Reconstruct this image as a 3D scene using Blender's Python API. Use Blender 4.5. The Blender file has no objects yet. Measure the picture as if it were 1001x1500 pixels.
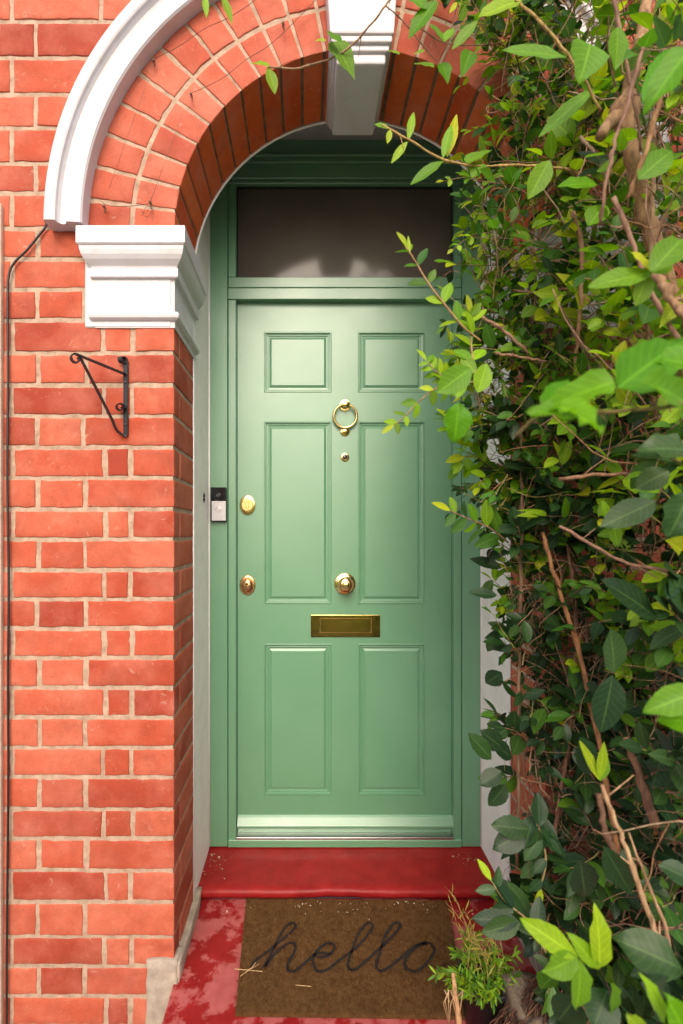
import bpy, bmesh, math, random
from mathutils import Vector, Matrix, noise
random.seed(11)
R = math.radians
sc = bpy.context.scene

# ---------------------------------------------------------------- camera, world, sun
F, VX, VY, CH = 715.0, 447.0, 782.0, 1.21
cam_d = bpy.data.cameras.new('camera'); cam = bpy.data.objects.new('camera', cam_d)
sc.collection.objects.link(cam); sc.camera = cam
cam.location = (0, 0, CH); cam.rotation_euler = (R(90), 0, 0)
cam_d.sensor_fit = 'VERTICAL'; cam_d.sensor_height = 36; cam_d.sensor_width = 24
cam_d.lens = F/1500*36
cam_d.shift_x = (500.5-VX)/1500; cam_d.shift_y = (VY-750)/1500
cam_d.clip_start = .02; cam_d.clip_end = 2000
cam_d.dof.use_dof = True; cam_d.dof.focus_distance = 1.6; cam_d.dof.aperture_fstop = 3.6

SUN_EL, SUN_AZ = R(40), R(-2)       # azimuth: degrees to the right of straight behind the camera
wd = bpy.data.worlds.new('World'); sc.world = wd; wd.use_nodes = True
nt = wd.node_tree; nt.nodes.clear()
sky = nt.nodes.new('ShaderNodeTexSky'); sky.sky_type = 'NISHITA'; sky.sun_disc = False
sky.sun_elevation = SUN_EL; sky.sun_rotation = R(180)-SUN_AZ
sky.air_density = 1.0; sky.dust_density = 6.0; sky.ozone_density = 1.0
bg = nt.nodes.new('ShaderNodeBackground'); bg.inputs[1].default_value = .15
wo = nt.nodes.new('ShaderNodeOutputWorld')
nt.links.new(sky.outputs[0], bg.inputs[0]); nt.links.new(bg.outputs[0], wo.inputs[0])

sl = bpy.data.lights.new('sun', 'SUN'); sl.energy = .5; sl.angle = R(65); sl.color = (1, .95, .88)
so = bpy.data.objects.new('sun', sl); sc.collection.objects.link(so)
sdir = Vector((math.sin(SUN_AZ)*math.cos(SUN_EL), -math.cos(SUN_AZ)*math.cos(SUN_EL), math.sin(SUN_EL)))
so.rotation_euler = sdir.to_track_quat('Z', 'Y').to_euler(); so.location = sdir*8

sc.view_settings.view_transform = 'Standard'; sc.view_settings.look = 'None'
sc.view_settings.gamma = 1; sc.view_settings.exposure = 0.92
sc.cycles.max_bounces = 8; sc.cycles.diffuse_bounces = 5; sc.cycles.glossy_bounces = 4

# ---------------------------------------------------------------- helpers
def W(px, py, Y): return Vector(((px-VX)/F*Y, Y, CH-(py-VY)/F*Y))
def X(px, Y): return (px-VX)/F*Y
def Z(py, Y): return CH-(py-VY)/F*Y
C = sc.collection
def tag(o, label=None, cat=None, group=None, kind=None):
    if label: o['label'] = label
    if cat: o['category'] = cat
    if group: o['group'] = group
    if kind: o['kind'] = kind
    return o
def empty(name, loc, label, cat, group=None):
    o = bpy.data.objects.new(name, None); C.objects.link(o); o.location = loc
    o.empty_display_size = .05
    return tag(o, label, cat, group)

class MB:
    """collects shapes, builds them as one mesh object"""
    def __init__(s): s.sharp = False; s.v = []; s.f = []; s.m = []; s.sm = []; s.c = []; s.uv = []
    def add(s, vs, fs, mat=0, smooth=False, col=None, uv=None):
        b = len(s.v); s.v += [tuple(p) for p in vs]
        for i, f in enumerate(fs):
            s.f.append(tuple(b+k for k in f)); s.m.append(mat); s.sm.append(smooth)
            s.c.append(col); s.uv.append([uv[k] for k in f] if uv else None)
    def bm(s, bm, mat=0, smooth=False):
        bm.verts.index_update()
        s.add([v.co for v in bm.verts], [[v.index for v in f.verts] for f in bm.faces], mat, smooth); bm.free()
    def box(s, x0, x1, y0, y1, z0, z1, bev=.0015, mat=0, seg=1, smooth=False):
        b = bmesh.new(); bmesh.ops.create_cube(b, size=1)
        for v in b.verts:
            v.co = ((x0+x1)/2+v.co.x*(x1-x0), (y0+y1)/2+v.co.y*(y1-y0), (z0+z1)/2+v.co.z*(z1-z0))
        if bev: bmesh.ops.bevel(b, geom=b.edges[:], offset=bev, segments=seg, affect='EDGES', profile=.5)
        s.bm(b, mat, smooth)
    def tube(s, pts, rad, sides=6, mat=0, col=None, flat=None, cap=True):
        pts = [Vector(p) for p in pts]; n = len(pts)
        if not hasattr(rad, '__len__'): rad = [rad]*n
        vs = []; up = None
        for i, p in enumerate(pts):
            t = (pts[min(i+1, n-1)]-pts[max(i-1, 0)])
            t = t.normalized() if t.length > 1e-9 else Vector((0, 0, 1))
            if up is None:
                up = t.orthogonal().normalized() if flat is None else (Vector(flat)-t*t.dot(Vector(flat))).normalized()
            up = (up-t*t.dot(up)); up = up.normalized() if up.length > 1e-6 else t.orthogonal().normalized()
            sd = t.cross(up); r = rad[i]
            for k in range(sides):
                a = 2*math.pi*k/sides
                vs.append(p+(up*math.cos(a)+sd*math.sin(a))*r)
        fs = []
        for i in range(n-1):
            for k in range(sides):
                k2 = (k+1) % sides
                fs.append((i*sides+k, i*sides+k2, (i+1)*sides+k2, (i+1)*sides+k))
        if cap:
            fs.append(tuple(range(sides))[::-1]); fs.append(tuple((n-1)*sides+k for k in range(sides)))
        s.add(vs, fs, mat, True, col)
    def strap(s, pts, w, th, wdir, mat=0):
        """flat iron bar: width w along wdir, thickness th"""
        pts = [Vector(p) for p in pts]; n = len(pts); wd_ = Vector(wdir).normalized(); vs = []
        for i, p in enumerate(pts):
            t = (pts[min(i+1, n-1)]-pts[max(i-1, 0)]).normalized()
            nn = t.cross(wd_).normalized()
            for a, b in ((-1, -1), (1, -1), (1, 1), (-1, 1)):
                vs.append(p+wd_*a*w/2+nn*b*th/2)
        fs = []
        for i in range(n-1):
            for k in range(4):
                fs.append((i*4+k, i*4+(k+1) % 4, (i+1)*4+(k+1) % 4, (i+1)*4+k))
        fs += [(3, 2, 1, 0), tuple((n-1)*4+k for k in range(4))]
        s.add(vs, fs, mat)
    def lathe(s, cx, cz, Y0, prof, ex=1, ez=1, n=40, mat=0):
        """turned around the Y axis; profile of (radius, distance in front of Y0)"""
        vs = []; m = len(prof); s.sharp = True
        for r, d in prof:
            for k in range(n):
                a = 2*math.pi*k/n; vs.append((cx+r*ex*math.cos(a), Y0-d, cz+r*ez*math.sin(a)))
        fs = [(i*n+k, i*n+(k+1) % n, (i+1)*n+(k+1) % n, (i+1)*n+k) for i in range(m-1) for k in range(n)]
        fs.append(tuple((m-1)*n+k for k in range(n)))
        s.add(vs, fs, mat, True)
    def build(s, name, mats, parent=None):
        me = bpy.data.meshes.new(name); me.from_pydata(s.v, [], s.f)
        if not isinstance(mats, (list, tuple)): mats = [mats]
        for m in mats: me.materials.append(m)
        me.polygons.foreach_set('material_index', s.m); me.polygons.foreach_set('use_smooth', s.sm)
        if any(c is not None for c in s.c):
            a = me.color_attributes.new('tone', 'FLOAT_COLOR', 'CORNER'); d = []
            for p, c in zip(me.polygons, s.c):
                c = c or (.5, .5, .5); d += [c[0], c[1], c[2], 1]*p.loop_total
            a.data.foreach_set('color', d)
        if any(u is not None for u in s.uv):
            l = me.uv_layers.new(name='uv'); d = []
            for p, u in zip(me.polygons, s.uv):
                for q in (u or [(0, 0)]*p.loop_total): d += [q[0], q[1]]
            l.data.foreach_set('uv', d)
        me.validate(); me.update()
        if s.sharp: me.set_sharp_from_angle(angle=R(28))
        o = bpy.data.objects.new(name, me); C.objects.link(o)
        if parent:
            o.parent = parent; o.matrix_parent_inverse = Matrix.Translation(-parent.location)
        return o

def cr(pts, n=8):
    """Catmull-Rom through points"""
    P = [Vector(p) for p in pts]
    if len(P) < 3: 
        return [P[0].lerp(P[-1], i/n) for i in range(n+1)]
    P = [P[0]*2-P[1]]+P+[P[-1]*2-P[-2]]; out = []
    for i in range(1, len(P)-2):
        a, b, c, d = P[i-1:i+3]
        for k in range(n):
            t = k/n
            out.append(.5*((2*b)+(c-a)*t+(2*a-5*b+4*c-d)*t*t+(3*b-a-3*c+d)*t**3))
    out.append(P[-2]); return out
def lin(a, b, t): return a+(b-a)*t
def interp(tab, x):
    if x <= tab[0][0]: return tab[0][1]
    for (a, u), (b, v) in zip(tab, tab[1:]):
        if x <= b: return lin(u, v, (x-a)/(b-a))
    return tab[-1][1]

# ---------------------------------------------------------------- materials
def new_mat(name):
    m = bpy.data.materials.new(name); m.use_nodes = True
    n = m.node_tree; n.nodes.clear()
    o = n.nodes.new('ShaderNodeOutputMaterial'); p = n.nodes.new('ShaderNodeBsdfPrincipled')
    n.links.new(p.outputs[0], o.inputs[0]); return m, n, p, o
def nd(n, t, **k):
    q = n.nodes.new(t)
    for a, b in k.items():
        if a in q.inputs: q.inputs[a].default_value = b
        else: setattr(q, a, b)
    return q
def noise_n(n, scale, detail=4, rough=.6, vec=None, dist=0):
    q = nd(n, 'ShaderNodeTexNoise'); q.inputs['Scale'].default_value = scale; q.inputs['Detail'].default_value = detail
    q.inputs['Roughness'].default_value = rough; q.inputs['Distortion'].default_value = dist
    if vec is not None: n.links.new(vec, q.inputs['Vector'])
    return q.outputs['Fac']
def ramp(n, src, stops):
    q = n.nodes.new('ShaderNodeValToRGB'); e = q.color_ramp.elements
    while len(e) < len(stops): e.new(.5)
    for i, (p, c) in enumerate(stops):
        e[i].position = p; e[i].color = (*c, 1) if len(c) == 3 else c
    n.links.new(src, q.inputs[0]); return q.outputs[0]
def mix(n, fac, a, b, mode='MIX'):
    q = n.nodes.new('ShaderNodeMix'); q.data_type = 'RGBA'; q.blend_type = mode
    for s, v in ((q.inputs[0], fac), (q.inputs[6], a), (q.inputs[7], b)):
        if isinstance(v, (int, float)): s.default_value = v
        elif isinstance(v, tuple): s.default_value = (*v, 1)
        else: n.links.new(v, s)
    return q.outputs[2]
def bump(n, p, h, strength=.3, dist=.002, prev=None):
    q = n.nodes.new('ShaderNodeBump'); q.inputs['Strength'].default_value = strength; q.inputs['Distance'].default_value = dist
    n.links.new(h, q.inputs['Height'])
    if prev: n.links.new(prev, q.inputs['Normal'])
    n.links.new(q.outputs[0], p.inputs['Normal']); return q.outputs[0]
def pos(n): return n.nodes.new('ShaderNodeNewGeometry').outputs['Position']
G3 = lambda v: (v, v, v)

def simple(name, col, rough=.5, metal=0, nscale=40, var=.12, bstr=.1, bd=.001, bscale=None, coat=0, spec=.5):
    m, n, p, o = new_mat(name); P = pos(n)
    f = noise_n(n, nscale, 5, .6, P)
    c = ramp(n, f, [(.25, tuple(x*(1-var) for x in col)), (.75, tuple(min(1, x*(1+var)) for x in col))])
    n.links.new(c, p.inputs['Base Color']); p.inputs['Roughness'].default_value = rough
    p.inputs['Metallic'].default_value = metal; p.inputs['Specular IOR Level'].default_value = spec
    if coat: p.inputs['Coat Weight'].default_value = coat; p.inputs['Coat Roughness'].default_value = .1
    if bstr: bump(n, p, noise_n(n, bscale or nscale*4, 4, .6, P), bstr, bd)
    return m

def brick_mat(name, dark=(.28, .036, .018), mid=(.44, .076, .034), lite=(.51, .125, .068)):
    m, n, p, o = new_mat(name); P = pos(n)
    isl = n.nodes.new('ShaderNodeNewGeometry').outputs['Random Per Island']
    base = ramp(n, isl, [(0, dark), (.35, mid), (.7, lite), (1, tuple(lin(a, b, .4) for a, b in zip(mid, dark)))])
    cl = noise_n(n, 22, 6, .65, P, .4)
    base = mix(n, ramp(n, cl, [(.35, G3(0)), (.7, G3(.45))]), base, tuple(x*.62 for x in mid))
    blush = noise_n(n, 9, 5, .6, P)
    base = mix(n, ramp(n, blush, [(.42, G3(0)), (.72, G3(.42))]), base, (.60, .22, .15))
    sp = nd(n, 'ShaderNodeTexVoronoi'); sp.inputs['Scale'].default_value = 190; n.links.new(P, sp.inputs['Vector'])
    msk = ramp(n, noise_n(n, 60, 3, .6, P), [(.52, G3(0)), (.62, G3(1))])
    spf = mix(n, 1.0, ramp(n, sp.outputs['Distance'], [(.10, G3(.8)), (.22, G3(0))]), msk, 'MULTIPLY')
    base = mix(n, spf, base, (.14, .03, .02))
    st = ramp(n, noise_n(n, 5.5, 7, .68, P, .3), [(.50, G3(0)), (.70, G3(.45))])
    base = mix(n, st, base, tuple(x*.42 for x in mid))
    edge = ramp(n, noise_n(n, 95, 7, .8, P, .6), [(.60, G3(0)), (.68, G3(.55))])
    base = mix(n, edge, base, tuple(x*.5 for x in dark))
    wh = ramp(n, noise_n(n, 38, 8, .75, P, 1.2), [(.60, G3(0)), (.72, G3(.5))])
    pit = ramp(n, noise_n(n, 230, 4, .7, P), [(.64, G3(0)), (.70, G3(.6))])
    base = mix(n, pit, base, tuple(x*.35 for x in mid))
    base = mix(n, wh, base, (.60, .42, .34))
    n.links.new(base, p.inputs['Base Color']); p.inputs['Roughness'].default_value = .82
    p.inputs['Specular IOR Level'].default_value = .3
    b1 = bump(n, p, noise_n(n, 230, 6, .75, P), .8, .002)
    bump(n, p, cl, .5, .003, b1)
    return m
M = {}
M['brick'] = brick_mat('red_brick')
M['brick_arch'] = brick_mat('red_brick_arch', (.35, .058, .030), (.46, .092, .048), (.52, .135, .080))
M['brick_soffit'] = brick_mat('red_brick_arch_inner', (.52, .066, .010), (.64, .100, .016), (.70, .14, .030))
def mortar():
    m, n, p, o = new_mat('lime_mortar'); P = pos(n)
    c = ramp(n, noise_n(n, 28, 6, .7, P), [(.3, (.24, .16, .105)), (.55, (.42, .295, .215)), (.8, (.54, .40, .30))])
    c = mix(n, ramp(n, noise_n(n, 120, 3, .6, P), [(.58, G3(0)), (.7, G3(.5))]), c, (.30, .17, .10))
    n.links.new(c, p.inputs['Base Color']); p.inputs['Roughness'].default_value = .92
    b = bump(n, p, noise_n(n, 260, 6, .7, P), .6, .0015)
    bump(n, p, noise_n(n, 45, 4, .6, P), .5, .003, b); return m
M['mortar'] = mortar()
M['mortar_shaded'] = simple('shaded_mortar', (.14, .095, .06), .95, 0, 40, .5, .6, .003)  # shade under the arch put into a darker joint colour
def white_paint(name, col=(.80, .775, .80), grime=.3, rough=.42):
    m, n, p, o = new_mat(name); P = pos(n)
    c = mix(n, ramp(n, noise_n(n, 14, 6, .65, P), [(.45, G3(0)), (.8, G3(grime))]), col, (.46, .42, .39))
    c = mix(n, ramp(n, noise_n(n, 110, 4, .7, P, .8), [(.70, G3(0)), (.78, G3(.5))]), c, (.42, .37, .32))
    n.links.new(c, p.inputs['Base Color']); p.inputs['Roughness'].default_value = rough
    b = bump(n, p, noise_n(n, 24, 3, .5, P), .25, .004)
    bump(n, p, noise_n(n, 220, 3, .5, P), .12, .001, b); return m
M['white'] = white_paint('white_masonry_paint', (.56, .535, .565), .7)
M['plaster'] = white_paint('white_plaster_paint', (.86, .82, .82), .30, .6)
M['render'] = simple('grey_cement_render', (.36, .30, .24), .9, 0, 25, .35, .6, .003)
M['caulk'] = simple('white_caulk', (.80, .76, .76), .5, 0, 30, .05, .1)

def green_paint():
    m, n, p, o = new_mat('sage_green_gloss'); P = pos(n)
    c = mix(n, ramp(n, noise_n(n, 5, 4, .5, P), [(.4, G3(0)), (.7, G3(1))]), (.100, .262, .145), (.112, .278, .158))
    n.links.new(c, p.inputs['Base Color'])
    n.links.new(ramp(n, noise_n(n, 9, 4, .6, P), [(.3, G3(.36)), (.7, G3(.43))]), p.inputs['Roughness'])
    p.inputs['Specular IOR Level'].default_value = 1.0; p.inputs['Coat Weight'].default_value = .45; p.inputs['Coat Roughness'].default_value = .4; p.inputs['Coat IOR'].default_value = 1.6
    b = bump(n, p, noise_n(n, 340, 2, .5, P), .05, .0006)
    bump(n, p, noise_n(n, 7, 2, .5, P), .12, .004, b); return m
M['green'] = green_paint()
def brass(name, a=(.80, .60, .28), b=(.66, .44, .18), rough=.14, sc_=1):
    m, n, p, o = new_mat(name); P = pos(n)
    n.links.new(mix(n, ramp(n, noise_n(n, 60*sc_, 5, .6, P), [(.4, G3(0)), (.75, G3(.8))]), a, b), p.inputs['Base Color'])
    p.inputs['Metallic'].default_value = 1
    n.links.new(ramp(n, noise_n(n, 140*sc_, 4, .6, P), [(.3, G3(rough)), (.8, G3(rough+.12))]), p.inputs['Roughness'])
    return m
M['brass'] = brass('polished_brass')
M['brass_coppery'] = brass('brick_reflection_brass', (.66, .40, .20), (.50, .25, .12), .22)  # reflection of the bricks put into the brass colour of the lower lock
M['brass_dark'] = brass('dark_brass', (.50, .37, .15), (.26, .18, .06), .10, .2)  # dark reflection in the letter plate put into the brass colour
M['black_iron'] = simple('black_painted_iron', (.012, .011, .013), .38, .3, 60, .3, .35, .001)
M['cable'] = simple('black_cable', (.012, .010, .010), .5, 0, 60, .3, .2)
M['black_plastic'] = simple('black_gloss_plastic', (.008, .008, .010), .12, 0, 60, .1, 0)
M['satin_nickel'] = simple('satin_nickel', (.60, .58, .62), .35, .55, 60, .03, .02)
M['lens'] = simple('smoked_lens', (.05, .045, .055), .12, 0, 60, .1, 0)
M['alu'] = simple('aluminium', (.62, .62, .62), .3, 1, 60, .05, .05)
M['dark_gap'] = simple('black_seal_and_gap', (.01, .01, .01), .7, 0, 60, .2, .1)
M['rust_wire'] = simple('rusty_wire', (.10, .055, .035), .7, .3, 90, .4, .3)
M['post'] = simple('cream_painted_timber', (.55, .42, .33), .6, 0, 20, .25, .3, .002)
def glass():
    m, n, p, o = new_mat('dark_obscured_glass'); P = pos(n)
    n.links.new(ramp(n, noise_n(n, 4, 2, .5, P), [(.3, (.080, .070, .060)), (.7, (.11, .098, .084))]), p.inputs['Base Color'])
    p.inputs['Roughness'].default_value = .12; p.inputs['Specular IOR Level'].default_value = .28
    bump(n, p, noise_n(n, 6, 2, .5, P), .06, .004); return m
M['glass'] = glass()
def red_floor(name, worn):
    m, n, p, o = new_mat(name); P = pos(n)
    c = ramp(n, noise_n(n, 14, 5, .6, P), [(.3, (.19, .006, .007)), (.7, (.28, .014, .014))])
    if worn:
        w = ramp(n, noise_n(n, 7.5, 10, .68, P, .15), [(.485, G3(0)), (.53, G3(.85))])
        c = mix(n, w, c, ramp(n, noise_n(n, 30, 5, .6, P), [(.3, (.33, .072, .072)), (.7, (.43, .115, .11))]))
    w2 = ramp(n, noise_n(n, 55, 8, .75, P, 1.2), [(.69, G3(0)), (.73, G3(.6))])
    c = mix(n, w2, c, (.52, .30, .27))
    n.links.new(c, p.inputs['Base Color'])
    n.links.new(ramp(n, noise_n(n, 12, 4, .6, P), [(.3, G3(.34 if not worn else .45)), (.7, G3(.48 if not worn else .7))]), p.inputs['Roughness'])
    p.inputs['Specular IOR Level'].default_value = .22
    b = bump(n, p, noise_n(n, 18, 5, .6, P), .3, .005)
    bump(n, p, noise_n(n, 160, 5, .6, P), .35, .0012, b); return m
M['red_step'] = red_floor('red_step_paint', False)
M['red_floor'] = red_floor('worn_red_floor_paint', True)
M['ground'] = simple('pale_concrete_ground', (.36, .34, .32), .9, 0, 3, .25, .5, .004, 60)
def coir():
    m, n, p, o = new_mat('brown_coir'); a = n.nodes.new('ShaderNodeAttribute'); a.attribute_name = 'tone'
    n.links.new(a.outputs[0], p.inputs['Base Color']); p.inputs['Roughness'].default_value = .95
    p.inputs['Specular IOR Level'].default_value = .15; return m
M['coir'] = coir()
def coir_base():
    m, n, p, o = new_mat('coir_backing'); P = pos(n)
    c = ramp(n, noise_n(n, 60, 8, .8, P), [(.3, (.055, .024, .008)), (.5, (.125, .062, .022)), (.75, (.19, .105, .045))])
    n.links.new(c, p.inputs['Base Color']); p.inputs['Roughness'].default_value = 1
    p.inputs['Specular IOR Level'].default_value = .1
    bump(n, p, noise_n(n, 500, 4, .8, P), 1, .004); return m
M['coir_base'] = coir_base()
M['mat_ink'] = simple('black_coir_print', (.022, .014, .012), .95, 0, 300, .6, 1, .003, 600)

def leaf_mat(name, rough, trans, spec=.5):
    m, n, p, o = new_mat(name); P = pos(n)
    a = n.nodes.new('ShaderNodeAttribute'); a.attribute_name = 'tone'
    uvn = n.nodes.new('ShaderNodeUVMap'); uvn.uv_map = 'uv'
    sx = n.nodes.new('ShaderNodeSeparateXYZ'); n.links.new(uvn.outputs[0], sx.inputs[0])
    ab = nd(n, 'ShaderNodeMath', operation='ABSOLUTE'); n.links.new(sx.outputs[0], ab.inputs[0])
    mid = ramp(n, ab.outputs[0], [(.02, G3(.7)), (.09, G3(0))])
    # side veins: stripes of v - 0.25|u|
    m1 = nd(n, 'ShaderNodeMath', operation='MULTIPLY_ADD'); n.links.new(ab.outputs[0], m1.inputs[0]); m1.inputs[1].default_value = -.22; n.links.new(sx.outputs[1], m1.inputs[2])
    m2 = nd(n, 'ShaderNodeMath', operation='MULTIPLY'); n.links.new(m1.outputs[0], m2.inputs[0]); m2.inputs[1].default_value = 8
    m3 = nd(n, 'ShaderNodeMath', operation='FRACT'); n.links.new(m2.outputs[0], m3.inputs[0])
    m4 = nd(n, 'ShaderNodeMath', operation='PINGPONG'); n.links.new(m3.outputs[0], m4.inputs[0]); m4.inputs[1].default_value = .5
    sv = ramp(n, m4.outputs[0], [(.02, G3(.26)), (.16, G3(0))])
    v = mix(n, 1.0, mid, sv, 'LIGHTEN')
    c = mix(n, ramp(n, noise_n(n, 70, 4, .6, P), [(.3, G3(0)), (.75, G3(.5))]), a.outputs[0], mix(n, 1.0, a.outputs[0], (.55, .62, .6), 'MULTIPLY'))
    bro = ramp(n, noise_n(n, 120, 3, .6, P), [(.72, G3(0)), (.78, G3(.5))])
    c = mix(n, bro, c, (.16, .09, .03))
    lt = mix(n, 1.0, mix(n, 1.0, a.outputs[0], (1.6, 1.5, 1.4), 'MULTIPLY'), (.03, .045, .015), 'ADD')
    c = mix(n, v, c, lt)
    n.links.new(c, p.inputs['Base Color']); p.inputs['Roughness'].default_value = rough
    p.inputs['Specular IOR Level'].default_value = spec
    bump(n, p, v, -.4, .0015)
    t = n.nodes.new('ShaderNodeBsdfTranslucent')
    n.links.new(mix(n, 1.0, c, (1.5, 1.6, .5), 'MULTIPLY'), t.inputs[0])
    mx = n.nodes.new('ShaderNodeMixShader'); mx.inputs[0].default_value = trans
    n.links.new(p.outputs[0], mx.inputs[1]); n.links.new(t.outputs[0], mx.inputs[2]); n.links.new(mx.outputs[0], o.inputs[0])
    return m
M['leaf_vine'] = leaf_mat('soft_green_leaf', .48, .42, .24)
M['leaf_shrub'] = leaf_mat('glossy_dark_leaf', .40, .10, .25)
M['grass'] = leaf_mat('grass_blade', .5, .35, .3)
def bark(name, a, b, c_):
    m, n, p, o = new_mat(name); P = pos(n)
    at = n.nodes.new('ShaderNodeAttribute'); at.attribute_name = 'tone'
    mp = nd(n, 'ShaderNodeMapping'); mp.inputs['Scale'].default_value = (1, 1, .25); n.links.new(P, mp.inputs[0])
    f = noise_n(n, 110, 6, .7, mp.outputs[0])
    c = ramp(n, f, [(.3, a), (.5, b), (.75, c_)])
    c = mix(n, 1.0, c, at.outputs[0], 'MULTIPLY')
    n.links.new(c, p.inputs['Base Color']); p.inputs['Roughness'].default_value = .8
    bump(n, p, f, .8, .003); return m
M['bark'] = bark('woody_stem', (.12, .075, .05), (.32, .23, .16), (.52, .42, .32))
M['terracotta_dark'] = simple('black_plastic_pot', (.018, .018, .020), .45, 0, 50, .3, .3)
M['soil'] = simple('dark_soil', (.05, .03, .018), .95, 0, 120, .5, 1, .004)

# ---------------------------------------------------------------- masonry
YF, YM, YD = 1.32, 1.545, 1.80      # facade, end of the brick reveal, door frame
XL, XR = -.354, .6505               # opening sides
XC, RA, ZS = .148, .502, 2.022      # arch centre, radius, springing height
R1, R2, RH = .617, .738, .83        # ring joint, ring outer, hood outer
REC = .0028
def patch(mb, mp, u0, u1, v0, v1, e=(1, 1, 1, 1), mat=0, jit=.0018, clip=None, fine=.012):
    """one brick face: rounded worn edges (e: 1 rounded, 2 wraps a corner) on any surface map mp(u,v,h)"""
    def samples(a, b, ea, eb):
        if b-a < .012: return None
        s = [(a, .0034 if ea == 1 else .0009, 1), (a+(.0008 if ea == 1 else .0006), .0006 if ea == 1 else .0005, 0), (a+.0026, .0, 0)]
        k = max(1, int((b-a)/fine))
        for i in range(1, k): s.append((lin(a+.0026, b-.0026, i/k), 0, 0))
        s += [(b-.0026, 0, 0), (b-(.0008 if eb == 1 else .0006), .0006 if eb == 1 else .0005, 0), (b, .0034 if eb == 1 else .0009, 1)]
        return s
    su = samples(u0, u1, e[0], e[1]); sv = samples(v0, v1, e[2], e[3])
    if not su or not sv: return
    seed = random.uniform(0, 100); vs = []; dep = random.uniform(-.0006, .0012)
    for j, (v, hv, _) in enumerate(sv):
        for i, (u, hu, _) in enumerate(su):
            nu = (noise.noise((u*34+seed, v*34, seed))+.5*noise.noise((u*110+seed, v*110, seed)))*jit*1.6; nv = (noise.noise((u*34, v*34+seed, seed+9))+.5*noise.noise((u*110, v*110+seed, seed)))*jit*1.6
            un = u+(0 if (e[0] == 2 and i < 3) or (e[1] == 2 and i > len(su)-4) else nu)
            vn = v+nv
            h = max(hu, hv)
            wob = noise.noise((u*55, v*55, seed))*.0011+max(0, noise.noise((u*120, v*120, seed))-.25)*.0016
            cor = (e[0] == 2 and i == 0) or (e[1] == 2 and i == len(su)-1)
            h2 = h+(0 if cor else wob+dep*(.3 if (e[0] == 2 and i < 3) or (e[1] == 2 and i > len(su)-4) else 1))
            if clip: un, vn = clip(un, vn)
            vs.append(mp(un, vn, h2))
    nu_ = len(su); fs = [(j*nu_+i, j*nu_+i+1, (j+1)*nu_+i+1, (j+1)*nu_+i) for j in range(len(sv)-1) for i in range(nu_-1)]
    mb.add(vs, fs, mat, True)
front = lambda u, v, h: (u, YF+h, v)
rev_l = lambda u, v, h: (XL-h, u, v)       # u = depth Y
rev_r = lambda u, v, h: (XR+h, u, v)

ys = [-19, 31, 84, 138, 187, 239, 283, 334, 379, 424, 469, 517, 564, 609, 655, 700, 746, 790, 835, 877.7, 920.8, 964,
      1008, 1051, 1095.5, 1139, 1186, 1229, 1276, 1322, 1373, 1416, 1460, 1504, 1549]
zs = [Z(y, YF) for y in ys]
while zs[0] < 3.5: zs.insert(0, zs[0]+.088)
J = .0115
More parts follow.
